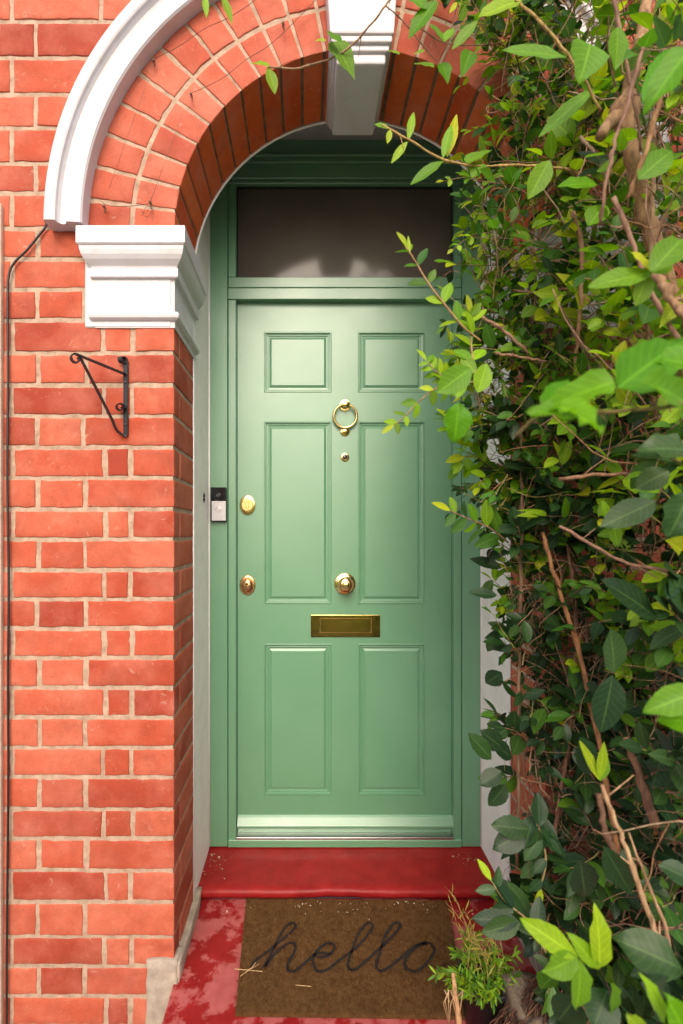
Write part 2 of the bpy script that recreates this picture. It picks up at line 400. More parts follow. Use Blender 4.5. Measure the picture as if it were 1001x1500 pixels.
# joints in metres left of the pillar corner
A = [.1163, .190, .4394, .555, .795, .91]; B = [.2418, .3674, .61, .725, .965, 1.08]
TOPA = [23, -45]; 
wall = empty('brick_wall', (XL, YF, -.12), 'red brick house front with a round brick arch over the recessed green door', 'brick wall')
mb = MB(); mo = MB(); arch = MB()
RC = .785
def clip_l(u, v):
    dz = v-ZS
    if dz > 0:
        if abs(dz) < RC: return (min(u, XC-math.sqrt(RC*RC-dz*dz)), v)
    return (u, v)
def clip_r(u, v):
    dz = v-ZS
    if dz > 0 and abs(dz) < RC: return (max(u, XC+math.sqrt(RC*RC-dz*dz)), v)
    return (u, v)
rnd = random.Random(5)
for i in range(len(zs)-1):
    zt, zb = zs[i]-J/2, zs[i+1]+J/2
    jj = A if i % 2 == 0 else B
    low = zs[i] <= ZS+.03
    if low: zt = min(zt, ZS+.01)
    for side in (-1, 1):
        edge = XL if side < 0 else XR
        lim = 1.3
        if low:
            off = [0]+[a+rnd.uniform(-.004, .004) for a in jj]
            off.append(lim)
            for k in range(len(off)-1):
                a, b = off[k], off[k+1]
                g = J/2+rnd.uniform(-.001, .002)
                c0 = a+(g if k else 0); c1 = b-g
                x0, x1 = (edge-c1, edge-c0) if side < 0 else (edge+c0, edge+c1)
                e = (1, 2 if (k == 0 and side < 0) else 1, 1, 1) if side < 0 else (2 if k == 0 else 1, 1, 1, 1)
                tl = rnd.uniform(-.0012, .0012)
                patch(mb, front, x0, x1, zb+tl, zt+tl, e)
            # reveal faces
            mp = rev_l if side < 0 else rev_r
            cuts = [YF, YM] if i % 2 else [YF, YF+.062, YM]
            for k in range(len(cuts)-1):
                y0 = cuts[k]+(J/2 if k else 0); y1 = cuts[k+1]-(J/2 if k < len(cuts)-2 else 0)
                patch(mb, mp, y0, y1, zb, zt, (2 if k == 0 else 1, 1, 1, 1), jit=.0008)
        else:
            # rows beside and above the arch, cut by the hood mould
            x = -1.65+(0 if i % 2 else .12)
            offx = {0: -.01, 1: .055}[i % 2]
            xs_ = [-1.654]; x = -.784+offx-.87
            seq = [.2418, .1163] if i % 2 else [.2418, .1163]
            xs_ = [-.784+offx]; x = xs_[0]; q = 0
            while x < XC+.2: x += seq[q % 2]; q += 1; xs_.append(x)
            x = -.784+offx; q = 1
            while x > -1.6: x -= seq[q % 2]; q += 1; xs_.insert(0, x)
            zm = max(abs(zb-ZS), 0)
            cl = XC-math.sqrt(max(0, RC*RC-zm*zm)) if zm < RC else XC
            if side > 0: xs_ = [2*XC-x for x in xs_][::-1]
            for a, b in zip(xs_, xs_[1:]):
                x0, x1 = a+J/2, b-J/2
                if side < 0:
                    x1 = min(x1, XC-.002)
                    if x0 < cl-.01 and x1-x0 > .012: patch(mb, front, x0, x1, zb, zt, clip=clip_l)
                else:
                    x0 = max(x0, XC+.002)
                    if x1 > 2*XC-cl+.01 and x1-x0 > .012: patch(mb, front, x0, x1, zb, zt, clip=clip_r)
# mortar sheets
def grid(mbx, mp, u0, u1, v0, v1, nu, nv, h=REC, mat=1):
    vs = [mp(lin(u0, u1, i/nu), lin(v0, v1, j/nv), h+.0006*noise.noise((i*.7, j*.7, u0*9))) for j in range(nv+1) for i in range(nu+1)]
    mbx.add(vs, [(j*(nu+1)+i, j*(nu+1)+i+1, (j+1)*(nu+1)+i+1, (j+1)*(nu+1)+i) for j in range(nv) for i in range(nu)], mat, True)
def gridc(x0, x1, sg):
    grid(mb, front, x0, x1, -.25, ZS, 40, 80)
gridc(-1.9, XL-.0034, 1); gridc(XR+.0034, 1.95, -1)
grid(mb, rev_l, YF+.0036, YM, -.25, ZS, 6, 80); grid(mb, rev_r, YF+.0036, YM, -.25, ZS, 6, 80)
N = 96; vs = []
for k in range(N+1):
    a = math.pi*k/N; c, s = math.cos(a), math.sin(a)
    ex = (1.95-XC if c > 0 else 1.9+XC); t = min(ex/max(abs(c), 1e-6), (3.55-ZS)/max(s, 1e-6))
    vs.append((XC+c*.76, YF+REC, ZS+s*.76)); vs.append((XC+c*t, YF+REC, ZS+s*t))
mb.add(vs, [(2*k, 2*k+1, 2*k+3, 2*k+2) for k in range(N)], 1)
# solid body of the wall behind its face
mb.box(-1.9, XL-.012, YF+.02, 2.0, -.3, ZS-.001, 0, 1); mb.box(XR+.012, 1.95, YF+.02, 2.0, -.3, ZS-.001, 0, 1)
mb.box(-1.9, XL-.25, YF+.02, 2.0, ZS, 3.55, 0, 1); mb.box(XR+.25, 1.95, YF+.02, 2.0, ZS, 3.55, 0, 1)
mb.box(XL-.249, XR+.249, YF+.02, 2.0, 3.0, 3.55, 0, 1)
mb.build('wall_face', [M['brick'], M['mortar']], wall)
# arch rings
NB = 25
pol = lambda rad: (lambda u, v, h: (XC+math.cos(u/rad)*v, YF+h, ZS+math.sin(u/rad)*v))
sof = lambda u, v, h: (XC+math.cos(u/RA)*(RA+h), v, ZS+math.sin(u/RA)*(RA+h))
for k in range(NB):
    a0, a1 = math.pi*k/NB, math.pi*(k+1)/NB
    if k == NB//2: continue
    ji = .0085+rnd.uniform(-.001, .0015)
    patch(arch, pol(.56), a0*.56+ji/2, a1*.56-ji/2, RA, R1-J/2, (1, 1, 2, 1), jit=.0006)
    patch(arch, pol(.675), a0*.675+ji*.62, a1*.675-ji*.62, R1+J*.6, R2, (1, 1, 1, 1))
    patch(arch, sof, a0*RA+ji*.45, a1*RA-ji*.45, YF+.0006, YM, (1, 1, 2, 1), mat=2, jit=.0005)
n_ = 120; vs = []
for k in range(n_+1):
    a = math.pi*k/n_; c, s = math.cos(a), math.sin(a)
    vs += [(XC+c*.762, YF+REC+.0004, ZS+s*.762), (XC+c*(RA+REC), YF+REC+.0004, ZS+s*(RA+REC)), (XC+c*(RA+REC), YM, ZS+s*(RA+REC))]
arch.add(vs, [(3*k, 3*k+3, 3*k+4, 3*k+1) for k in range(n_)], 1, False)
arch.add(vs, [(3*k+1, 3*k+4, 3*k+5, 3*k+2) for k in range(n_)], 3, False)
arch.build('brick_arch', [M['brick_arch'], M['mortar'], M['brick_soffit'], M['mortar_shaded']], wall)

# plastered recess round the door
pl = MB(); T = 2.98
pl.add([(XL, YM, -.02), (XL, 2.0, -.02), (XL, 2.0, T), (XL, YM, T)], [(0, 1, 2, 3)])
pl.add([(XR, YM, -.02), (XR, 2.0, -.02), (XR, 2.0, T), (XR, YM, T)], [(3, 2, 1, 0)])
pl.add([(XL, YM, T), (XR, YM, T), (XR, 2.0, T), (XL, 2.0, T)], [(0, 1, 2, 3)])
pl.add([(XL, 1.835, 2.5), (XR, 1.835, 2.5), (XR, 1.835, T), (XL, 1.835, T)], [(0, 1, 2, 3)])
vs = []
for k in range(n_+1):
    a = math.pi*k/n_; c, s = math.cos(a), math.sin(a)
    t = min((XR-XC)/max(abs(c), 1e-6), (T-ZS)/max(s, 1e-6))
    vs += [(XC+c*RA, YM+.003, ZS+s*RA), (XC+c*t, YM+.003, ZS+s*t)]
pl.add(vs, [(2*k, 2*k+1, 2*k+3, 2*k+2) for k in range(n_)])
# painted edge of the plaster behind the brick arch and down both jambs
pts = [(XC+math.cos(a)*(RA-.001), YM+.004, ZS+math.sin(a)*(RA-.001)) for a in [math.pi*k/90 for k in range(91)]]
pl.tube(pts, .0035, 6)
pl.tube([(XL, YM+.004, .06), (XL, YM+.004, ZS)], .003, 6); pl.tube([(XR, YM+.004, .06), (XR, YM+.004, ZS)], .003, 6)
pl.build('plaster_reveal', M['plaster'], wall)
# cement render skirting at the foot of the left pillar
rb = MB()
def lump(x0, x1, y0, y1, z0, z1, amp, seed, mbx):
    b = bmesh.new(); bmesh.ops.create_cube(b, size=1)
    for v in b.verts: v.co = ((x0+x1)/2+v.co.x*(x1-x0), (y0+y1)/2+v.co.y*(y1-y0), (z0+z1)/2+v.co.z*(z1-z0))
    bmesh.ops.subdivide_edges(b, edges=b.edges[:], cuts=9, use_grid_fill=True)
    for v in b.verts:
        q = v.co*22+Vector((seed, 0, 0)); v.co += Vector((noise.noise(q), noise.noise(q+Vector((9, 0, 0))), noise.noise(q+Vector((0, 9, 0)))))*amp
    mbx.bm(b, 0, True)
lump(XL-.072, XL+.012, YF-.010, YF+.04, -.14, .062, .006, 3, rb)
lump(XL-.01, XL+.015, YF-.004, 1.60, -.14, .052, .005, 7, rb)
lump(XR-.013, XR+.07, YF-.008, 1.60, -.14, .055, .006, 17, rb)
rb.build('render_skirting', M['render'], wall)

# capitals
prof = [(-.01, 2.0225), (.035, 2.0225), (.0386, 2.019), (.0386, 1.976), (.036, 1.973), (.0335, 1.9715), (.0325, 1.962), (.0295, 1.951), (.024, 1.941), (.017, 1.9335),
        (.012, 1.928), (.010, 1.9225), (.013, 1.9215), (.0135, 1.919), (.0135, 1.900), (.012, 1.8975), (.004, 1.896), (.002, 1.893), (.002, 1.812), (.004, 1.807), (.010, 1.806), (.0155, 1.801), (.017, 1.795), (.0155, 1.789), (.009, 1.784), (.003, 1.782), (.003, 1.766), (-.01, 1.766)]
def capital(mir):
    m = MB(); fx = (lambda x: 2*XC-x) if mir else (lambda x: x)
    vs = []; nn = 4; xb = XL-.2095
    for p, z in prof:
        vs += [(fx(xb-p), YF+.002, z), (fx(xb-p), YF-p, z), (fx(XL+p), YF-p, z), (fx(XL+p), YM+.022, z)]
    fs = [(i*4+k, i*4+k+1, (i+1)*4+k+1, (i+1)*4+k) for i in range(len(prof)-1) for k in range(3)]
    if mir: fs = [f[::-1] for f in fs]
    m.add(vs, fs, 0, False)
    m.add([vs[i*4+3] for i in range(len(prof))], [tuple(range(len(prof)))])
    a, b = sorted((fx(XL-.240), fx(XL-.006)))
    m.box(a, b, YF-.0045, YF+.01, 1.7665, 1.962, .003)
    return m.build('capital', M['white'], wall)
o = capital(False); o['label'] = 'white moulded capital on the bare brick pillar, left of the door'
o = capital(True); o['label'] = 'white moulded capital hidden behind the climbing plant'

# hood mould
hp = [(R2-.004, -.004), (R2-.004, .036), (R2, .041), (R2+.034, .043), (R2+.037, .040), (R2+.040, .033), (R2+.047, .0305), (R2+.055, .033), (R2+.060, .040), (R2+.062, .048), (R2+.066, .0505), (RH-.004, .0505), (RH, .047), (RH, -.004)]
h = MB(); vs = []; nh = 110; L = len(hp); zc = ZS+.006
for k in range(nh+1):
    a = math.pi*k/nh
    for r, p in hp: vs.append((XC+math.cos(a)*r, YF-p, zc+math.sin(a)*r))
fs = [(k*L+i, k*L+i+1, (k+1)*L+i+1, (k+1)*L+i) for k in range(nh) for i in range(L-1)]
h.add(vs, fs, 0, False); h.add(vs[:L], [tuple(range(L))]); h.add(vs[-L:], [tuple(range(L))[::-1]])
h.build('hood_mould', M['white'], wall)

# keystone
k_ = MB()
def wedge(y0, y1, z0, z1, w0, w1, bev=.004):
    b = bmesh.new(); bmesh.ops.create_cube(b, size=1)
    for v in b.verts:
        top = v.co.z > 0; w = w1 if top else w0
        v.co = (XC+(w if v.co.x > 0 else -w), y1 if v.co.y > 0 else y0, z1 if top else z0)
    bmesh.ops.bevel(b, geom=b.edges[:], offset=bev, segments=2, affect='EDGES', profile=.5); k_.bm(b, 0, False)
wedge(1.262, YM-.004, 2.505, 2.95, .083, .112, .005)
wedge(1.268, 1.535, 2.489, 2.507, .079, .080, .004)
wedge(1.277, 1.528, 2.474, 2.491, .072, .074, .004)
wedge(1.285, 1.520, 2.448, 2.476, .064, .066, .006)
wedge(1.252, 1.33, 2.93, 3.02, .122, .126, .005)
k_.build('keystone', M['white'], wall)

# ---------------------------------------------------------------- ground and step
g = MB(); g.add([(-400, -400, -.13), (400, -400, -.13), (400, 400, -.13), (-400, 400, -.13)], [(0, 1, 2, 3)])
tag(g.build('ground', M['ground']), kind='structure')
fl = MB(); nx, ny = 70, 50; vs = []
fx0, fx1, fy0, fy1 = XL+.001, 1.15, .60, 1.62
for j in range(ny+1):
    for i in range(nx+1):
        x, y = lin(fx0, fx1, i/nx), lin(fy0, fy1, j/ny); vs.append((x, y, .0018*noise.noise((x*7, y*7, 0))))
fl.add(vs, [(j*(nx+1)+i, j*(nx+1)+i+1, (j+1)*(nx+1)+i+1, (j+1)*(nx+1)+i) for j in range(ny) for i in range(nx)], 0, True)
fl.box(fx0, fx1, fy0+.002, fy1, -.2, -.004, .004)
tag(fl.build('porch_floor', M['red_floor']), kind='structure')
st = MB(); nx = 60
sp = [(1.632, -.005), (1.628, .006), (1.612, .011), (1.600, .016), (1.594, .024), (1.593, .034), (1.597, .042), (1.607, .0465), (1.625, .048), (1.66, .049), (1.70, .051), (1.75, .052), (1.80, .053), (1.86, .054)]
vs = []
for i in range(nx+1):
    x = lin(XL+.0005, XR-.0005, i/nx)
    for y, z in sp:
        a = noise.noise((x*5, y*3, 4))*.006+noise.noise((x*22, y*22, 4))*.0015
        vs.append((x, y+a*(1 if y < 1.65 else 0), z+a*.35*(1 if z > 0 else 0)-.004*max(0, (.06-(x-XL))/.06)))
L = len(sp); st.add(vs, [(i*L+k, i*L+k+1, (i+1)*L+k+1, (i+1)*L+k) for i in range(nx) for k in range(L-1)], 0, True)
tag(st.build('doorstep', M['red_step']), 'glossy dark red painted step with a rounded nose below the green door', 'doorstep')

# ---------------------------------------------------------------- front door
door = empty('front_door', (.148, YD, .057), 'sage green six-panel front door with brass fittings and dark glass above', 'door')
FY, DY = 1.800, 1.830
fm = MB(); zb = .0555; ztop = Z(205, FY)
xl0, xl1, xl2 = XL+.001, X(333.5, FY), X(346, FY)
xr0, xr1, xr2 = XR-.001, X(677.5, FY), X(665.5, FY)
zg0, zg1 = Z(405, FY), Z(268, FY)        # glass opening
zt1, zt0 = Z(421, FY), Z(438, FY)
fm.box(xl0, xl1, FY, 1.90, zb, ztop, .002); fm.box(xr1, xr0, FY, 1.90, zb, ztop, .002)
fm.box(xl1+.0015, xl2, FY+.003, 1.90, zb, zt0-.0005, .0025); fm.box(xr2, xr1-.0015, FY+.003, 1.90, zb, zt0-.0005, .0025)
fm.box(xl1+.0015, xl2, FY+.003, 1.90, zg0, zg1, .0025); fm.box(xr2, xr1-.0015, FY+.003, 1.90, zg0, zg1, .0025)
fm.box(xl1+.0015, xr1-.0015, FY+.001, 1.90, zt0, zt1-.0012, .002)         # transom bar, two boards
fm.box(xl1+.0015, xr1-.0015, FY+.003, 1.90, zt1+.0012, zg0, .0025)
z1 = Z(228, FY); z2 = Z(241, FY); z3 = Z(262, FY)
fm.box(xl1+.0005, xr1-.0005, FY-.002, 1.90, z1, ztop+.001, .002)
fm.box(xl1+.0005, xr1-.0005, FY-.016, 1.90, z1-.012, z1-.0005, .004, seg=2)
fm.box(xl1+.0005, xr1-.0005, FY-.010, 1.90, z2+.001, z1-.0125, .004, seg=2)
fm.box(xl1+.0005, xr1-.0005, FY-.003, 1.90, z3, z2+.0005, .002)
fm.box(xl1+.0005, xr1-.0005, FY+.003, 1.90, zg1, z3-.0005, .003)
fm.box(xl1+.002, xr1-.002, FY-.004, 1.90, zb-.0005, Z(1230, FY), .002)
fr = fm.build('door_frame', M['green'], door)
gl = MB(); gl.box(xl2-.01, xr2+.01, FY+.026, FY+.034, zg0-.01, zg1+.01, 0); gl.build('transom_glass', M['glass'], door)
gs = MB()
for a in ((xl2, xl2+.004, zg0, zg1), (xr2-.004, xr2, zg0, zg1), (xl2+.004, xr2-.004, zg0, zg0+.004), (xl2+.004, xr2-.004, zg1-.006, zg1)):
    gs.box(a[0], a[1], FY+.019, FY+.027, a[2], a[3], .001)
gs.build('glazing_seal', M['dark_gap'], door)
ck = MB(); ck.tube([(XL+.001, FY-.002, .06), (XL+.001, FY-.002, ztop)], .0035, 8); ck.tube([(XR-.001, FY-.002, .06), (XR-.001, FY-.002, ztop)], .0035, 8)
ck.build('sealant_bead', M['caulk'], door)
# leaf
dx0, dx1 = xl2+.0015, xr2-.0015
dz0, dz1 = Z(1219, DY), Z(441, DY)
lf = MB()
PX = [(X(387, DY), X(486, DY)), (X(524.5, DY), X(623, DY))]
PZ = [(Z(1165, DY), Z(943, DY)), (Z(885, DY), Z(617, DY)), (Z(575, DY), Z(486, DY))]
gx = [dx0]+[v for p in PX for v in p]+[dx1]; gz = [dz0]+[v for p in PZ for v in p]+[dz1]
for i in range(5):
    for j in range(7):
        if i % 2 == 1 and j % 2 == 1: continue
        lf.add([(gx[i], DY, gz[j]), (gx[i+1], DY, gz[j]), (gx[i+1], DY, gz[j+1]), (gx[i], DY, gz[j+1])], [(0, 1, 2, 3)])
lf.box(dx0, dx1, DY+.02, DY+.045, dz0, dz1, .001)
for a in ((dx0, dz0, dx1, dz0), (dx1, dz0, dx1, dz1), (dx1, dz1, dx0, dz1), (dx0, dz1, dx0, dz0)):
    lf.add([(a[0], DY, a[1]), (a[2], DY, a[3]), (a[2], DY+.02, a[3]), (a[0], DY+.02, a[1])], [(3, 2, 1, 0)])
lf.build('door_leaf', M['green'], door)
rings = [(0, 0), (.0025, -.0022), (.0050, -.0022), (.0065, .0045), (.009, .0050), (.0115, .0035), (.0150, .0040), (.0165, .0075), (.0195, .0078), (.0275, .0030), (.0285, .0020)]
for zz in PZ:
    for xx in PX:
        p = MB(); vs = []
        for ins, d in rings:
            vs += [(xx[0]+ins, DY+d, zz[0]+ins), (xx[1]-ins, DY+d, zz[0]+ins), (xx[1]-ins, DY+d, zz[1]-ins), (xx[0]+ins, DY+d, zz[1]-ins)]
        fs = [(i*4+k, i*4+(k+1) % 4, (i+1)*4+(k+1) % 4, (i+1)*4+k) for i in range(len(rings)-1) for k in range(4)]
        b = (len(rings)-1)*4; fs.append((b, b+1, b+2, b+3)); p.add(vs, fs); p.build('panel', M['green'], door)
# weather bar: sloping section
wbx0, wbx1 = X(349, DY), X(663, DY); z0_, z1_ = Z(1213.5, DY-.022), Z(1193, DY)
wb = MB(); pr = [(0, z1_), (-.004, z1_), (-.010, z1_-.006), (-.022, z0_+.012), (-.024, z0_+.009), (-.024, z0_+.002), (-.022, z0_), (0, z0_)]
vs = [(wbx0, DY+a, b) for a, b in pr]+[(wbx1, DY+a, b) for a, b in pr]; n8 = len(pr)
wb.add(vs, [(i, (i+1) % n8, n8+(i+1) % n8, n8+i) for i in range(n8)]+[tuple(range(n8))[::-1], tuple(n8+i for i in range(n8))])
wb.build('weather_bar', M['green'], door)
th = MB(); th.box(dx0, dx1, FY-.002, DY+.01, Z(1230, FY)+.0005, Z(1226.5, FY), .001); th.build('threshold', M['alu'], door)
th = MB(); th.box(dx0, dx1, DY+.004, DY+.03, Z(1230, FY), dz0+.001, 0); th.build('bottom_gap', M['dark_gap'], door)  # black strip painted in for the dark gap under the door leaf

# brass fittings
kx = X(505.5, DY)
kr = MB(); zc_ = Z(608, DY)
kr.lathe(kx, Z(594, DY), DY, [(.022, 0), (.022, .002), (.020, .005), (.013, .006)], 1.0, 1.05)
kr.lathe(kx, Z(632, DY), DY, [(.0185, 0), (.0185, .002), (.016, .005), (.008, .007), (.007, .012), (.001, .013)])
# boss that holds the ring
kr.lathe(kx, Z(594.5, DY), DY-.005, [(.011, 0), (.012, .008), (.014, .014), (.012, .020), (.006, .023), (.001, .0235)], 1.35, .9)
knk = kr.build('knocker', M['brass'], door)
rg = MB(); pts = []
for k in range(49):
    a = 2*math.pi*k/48; pts.append((kx+math.sin(a)*.0425, DY-.016-.004*math.cos(a), Z(611, DY)+math.cos(a)*.0425))
rr = [.0042+.0016*(0.5-0.5*math.cos(2*math.pi*k/48)) for k in range(49)]
rg.tube(pts, rr, 12, cap=False)
ro = rg.build('knocker_ring', M['brass'], knk); ro.matrix_parent_inverse = knk.matrix_world.inverted()@Matrix.Identity(4)
ro.matrix_parent_inverse = Matrix.Identity(4)
sh = MB(); sh.lathe(kx, Z(670, DY), DY, [(.0165, 0), (.0165, .0015), (.015, .004), (.0105, .005), (.0085, .003)], 1, 1)
s1 = sh.build('spyhole', M['brass'], door)
sh = MB(); sh.lathe(kx, Z(670, DY), DY, [(.0088, .0028), (.006, .0040), (.001, .0046)]); q = sh.build('spyhole_lens', M['black_plastic'], s1); q.matrix_parent_inverse = Matrix.Identity(4)
def lock(py, mat, dome):
    cx, cz = X(363, DY), Z(py, DY); m = MB()
    m.lathe(cx, cz, DY, [(.030, 0), (.030, .003), (.0285, .006), (.024, .0075), (.020, .0078)], 1, 1.25)
    if dome: m.lathe(cx, cz-.002, DY, [(.0205, .0075), (.0205, .010), (.019, .014), (.014, .018), (.007, .020), (.001, .0205)], 1, 1.15)
    else: m.lathe(cx, cz, DY, [(.0215, .0072), (.0215, .0120), (.0200, .0140), (.0172, .0140), (.0168, .0118), (.0162, .0118), (.0160, .0135), (.001, .0136)], 1, 1.05)
    o = m.build('lock', mat, door)
    k = MB()
    if dome: k.lathe(cx, cz+.006, DY-.0185, [(.0052, 0), (.0052, .0022), (.004, .003), (.001, .0032)]); k.box(cx-.001, cx+.001, DY-.0222, DY-.0205, cz+.003, cz+.009, 0)
    else:
        k.box(cx-.0125, cx+.0125, DY-.0147, DY-.0135, cz+.009, cz+.0118, 0); 
        for d in (-.0045, .0045): k.box(cx+d-.001, cx+d+.001, DY-.0150, DY-.0135, cz-.012, cz+.009, 0)
    kk = k.build('keyway', M['brass_dark'], o); kk.matrix_parent_inverse = Matrix.Identity(4); return o
lock(740, M['brass'], False)['label'] = 'bright oval brass lock beside the doorbell'
lock(857, M['brass_coppery'], True)['label'] = 'domed brass lock, coppery with painted-in brick reflection, level with the centre knob'
kb = MB(); kb.lathe(X(505.5, DY), Z(855, DY), DY, [(.0405, 0), (.0405, .002), (.038, .006), (.030, .009), (.020, .011), (.013, .016), (.012, .026), (.018, .032), (.026, .038), (.0295, .046), (.0285, .054), (.023, .060), (.016, .063), (.0125, .0632), (.011, .0655), (.006, .067), (.001, .0672)], n=56)
kb.build('door_knob', M['brass'], door)
lp = MB(); lx0, lx1, lz0, lz1 = X(455.5, DY), X(557, DY), Z(933, DY), Z(900.5, DY)
lp.box(lx0, lx1, DY-.0045, DY+.001, lz0, lz1, .0016, seg=2)
lpo = lp.build('letter_plate', M['brass_dark'], door)
lp = MB(); a0, a1, b0, b1 = X(468.5, DY), X(544.5, DY), Z(927, DY), Z(905.5, DY)
w = .0032
for a in ((a0, a1, b0, b0+w), (a0, a1, b1-w, b1), (a0, a0+w, b0+w, b1-w), (a1-w, a1, b0+w, b1-w)): lp.box(a[0], a[1], DY-.0068, DY-.0045, a[2], a[3], .0008)
q = lp.build('flap_rim', M['brass'], lpo); q.matrix_parent_inverse = Matrix.Identity(4)
lp = MB(); lp.box(a0+w, a1-w, DY-.0058, DY-.0045, b0+w, b1-w, .0006); q = lp.build('letter_flap', M['brass_dark'], lpo); q.matrix_parent_inverse = Matrix.Identity(4)

# doorbell
by = FY-.001; bl = empty('video_doorbell', (X(320, by), by, Z(740, by)), 'small black and silver video doorbell on the left door frame', 'doorbell')
BY = by-.022; bx0, bx1, bz0, bz1 = X(308.5, BY), X(331.5, BY), Z(764, BY), Z(713.5, BY)
m = MB(); m.box(bx0, bx1, BY+.002, by, bz0, bz1, .0025, seg=2); m.build('casing', M['black_plastic'], bl)
zm_ = Z(734, BY)
m = MB(); m.box(bx0+.004, bx1-.001, BY, BY+.003, bz0+.003, zm_, .0012, seg=2); m.build('faceplate', M['satin_nickel'], bl)
m = MB(); m.box(bx0+.001, bx1-.001, BY+.0005, BY+.003, zm_+.0005, bz1-.001, .0012, seg=2); m.build('camera_cover', M['black_plastic'], bl)
m = MB(); cxx = (bx0+bx1)/2+.001; m.lathe(cxx, Z(725, BY), BY+.0005, [(.0085, 0), (.008, .0012), (.0062, .0005), (.005, .0018), (.001, .0024)], 1.1, .8); m.build('camera_lens', M['lens'], bl)
m = MB(); zc2 = Z(746, BY); m.lathe(cxx, zc2, BY, [(.0115, 0), (.0115, .0006), (.0105, .0009), (.0095, .0003), (.0088, .0010), (.001, .0013)]); m.build('bell_button', M['satin_nickel'], bl)
# little dark screws by the doorbell on the plaster
def on_jamb(py0, Y, r):
    m = MB(); pts = [(XL+.003, Y, Z(py0, Y)+d) for d in (-.018, -.006, 0, .006, .018)]
    m.tube(pts, [.0008, r, r*.5, r, .0008], 8); return m.build('wall_hook', M['black_iron'])
Yh = F*XL/(298-VX); tag(on_jamb(729, Yh, .0045), 'tiny dark metal hook on the white reveal beside the doorbell', 'hook')

# ---------------------------------------------------------------- wall bracket
br = empty('hanging_bracket', tuple(W(184, 640, YF)), 'black iron hanging basket bracket screwed to the brick pillar', 'bracket')
YB = YF-.006; bx = X(184.5, YB)
ad = Vector((-.110, -.098, 0)); wdv = Vector((ad.y, -ad.x, 0)).normalized()
m = MB()
zt_, zb_ = Z(529, YB), Z(638, YB)
pts = [Vector((bx, YB, lin(zb_, zt_, k/10))) for k in range(11)]
for k in range(1, 10):                # curl at the top, towards the room
    a = k/9*R(290); rr_ = .010*(1-k/9*.4); pts.append(Vector((bx-rr_*(1-math.cos(a))*.8, YB-rr_*(1-math.cos(a))*.7, zt_+rr_*math.sin(a))))
m.strap(pts, .0125, .004, (1, -.15, 0)); m.build('back_plate', M['black_iron'], br)
tip = Vector((X(112, 1.222), 1.222, Z(519, 1.222)))
m = MB(); a0_ = Vector((bx, YB-.004, Z(549, YB)))
d = (tip-a0_); dn = d.normalized(); wv = Vector((0, 0, 1)).cross(dn).normalized()
pts = [a0_+d*t for t in [k/8 for k in range(9)]]
side = wv; down = dn.cross(wv).normalized()
if down.z > 0: down = -down
c0 = tip+down*.012
for k in range(1, 16):
    a = k/15*R(330); rr_ = .012*(1-k/15*.35); pts.append(c0+(-down*math.cos(a)+dn*math.sin(a))*rr_)
m.strap(pts, .012, .0032, wv); m.build('arm', M['black_iron'], br)
m = MB(); s0 = tip+Vector((.006, .006, -.004))
pts = cr([s0, s0.lerp(Vector((X(164, YF-.03), YF-.03, Z(613, YF-.03))), .5), (X(163, YF-.03), YF-.03, Z(612, YF-.03)), (X(171, YF-.018), YF-.018, Z(630, YF-.018)), (X(180, YF-.008), YF-.009, Z(637, YF-.009)), (bx, YF-.008, Z(640, YF-.008))], 6)
m.strap(pts, .011, .0032, wv)
cc = Vector((X(176, YF-.02), YF-.02, Z(597, YF-.02)))
pts = []
for k in range(20):
    a = k/19*R(400)+R(0); rr_ = .012*(1-k/19*.55); pts.append(cc+Vector((math.cos(a)*rr_*.75, math.cos(a)*rr_*.66, math.sin(a)*rr_)))
m.strap(pts, .010, .003, wv); m.build('brace', M['black_iron'], br)
m = MB()
for py in (560, 622):
    m = MB(); m.lathe(bx, Z(py, YB), YB-.002, [(.0042, 0), (.0042, .0012), (.003, .0022), (.001, .0024)], n=12)
    m.build('screw', M['black_iron'], br)

# cable, post, wires
m = MB(); q = [(68, 322), (67, 332), (58, 344), (40, 366), (22, 384), (13.5, 402), (11.5, 440), (12, 560), (11, 700), (13, 850), (12, 1000), (12.5, 1150), (11, 1300), (10, 1420), (10, 1500), (10, 1560)]
m.tube(cr([W(a, b, YF-.008) for a, b in q], 8), .0030, 8)
co = m.build('cable', M['cable']); tag(co, 'thin black cable running down the left edge of the brick wall', 'cable')
m = MB(); m.box(-.905, X(1.0, 1.306), 1.306, YF+.003, -.12, Z(296, 1.306), .004, seg=2)
m.box(-.93, X(-9, 1.296), 1.296, YF+.003, -.12, Z(325, 1.296), .004)
tag(m.build('timber_post', M['post']), 'cream painted timber upright at the far left edge of the wall', 'post')
def wire(q, Y0, nm, label, nails):
    e_ = empty(nm, tuple(W(q[0][0], q[0][1], YF)), label, 'wire', 'training wires nailed over the arch')
    m = MB(); m.tube(cr([W(a, b, Y0) for a, b in q], 6), .0007, 5); m.build('wire', M['rust_wire'], e_)
    for (a, b) in nails:
        n_m = MB(); p0 = W(a, b, YF+.004); p1 = W(a-1, b+2, YF-.020)
        n_m.tube([p0, p1], .0016, 8); n_m.tube([p1, p1+Vector((0, -.0016, 0))], .0038, 10)
        n_m.tube([p1+Vector((.0, .004, 0)), p1+Vector((.002, .002, -.008)), p1+Vector((.003, 0, -.018))], .0014, 6)
        n_m.tube(cr([p1+Vector((math.cos(t*1.3)*.0028, .004+t*.0008, math.sin(t*1.3)*.0028)) for t in range(12)], 3), .0006, 4)
        n_m.build('nail', M['rust_wire'], e_)
wire([(226, 86), (262, 68), (300, 42), (335, 26), (372, 2), (400, -20)], YF-.018, 'climbing_wire', 'rusty wire over the outer arch bricks, from the nail nearest the white hood', [(226, 86), (416, 32)])
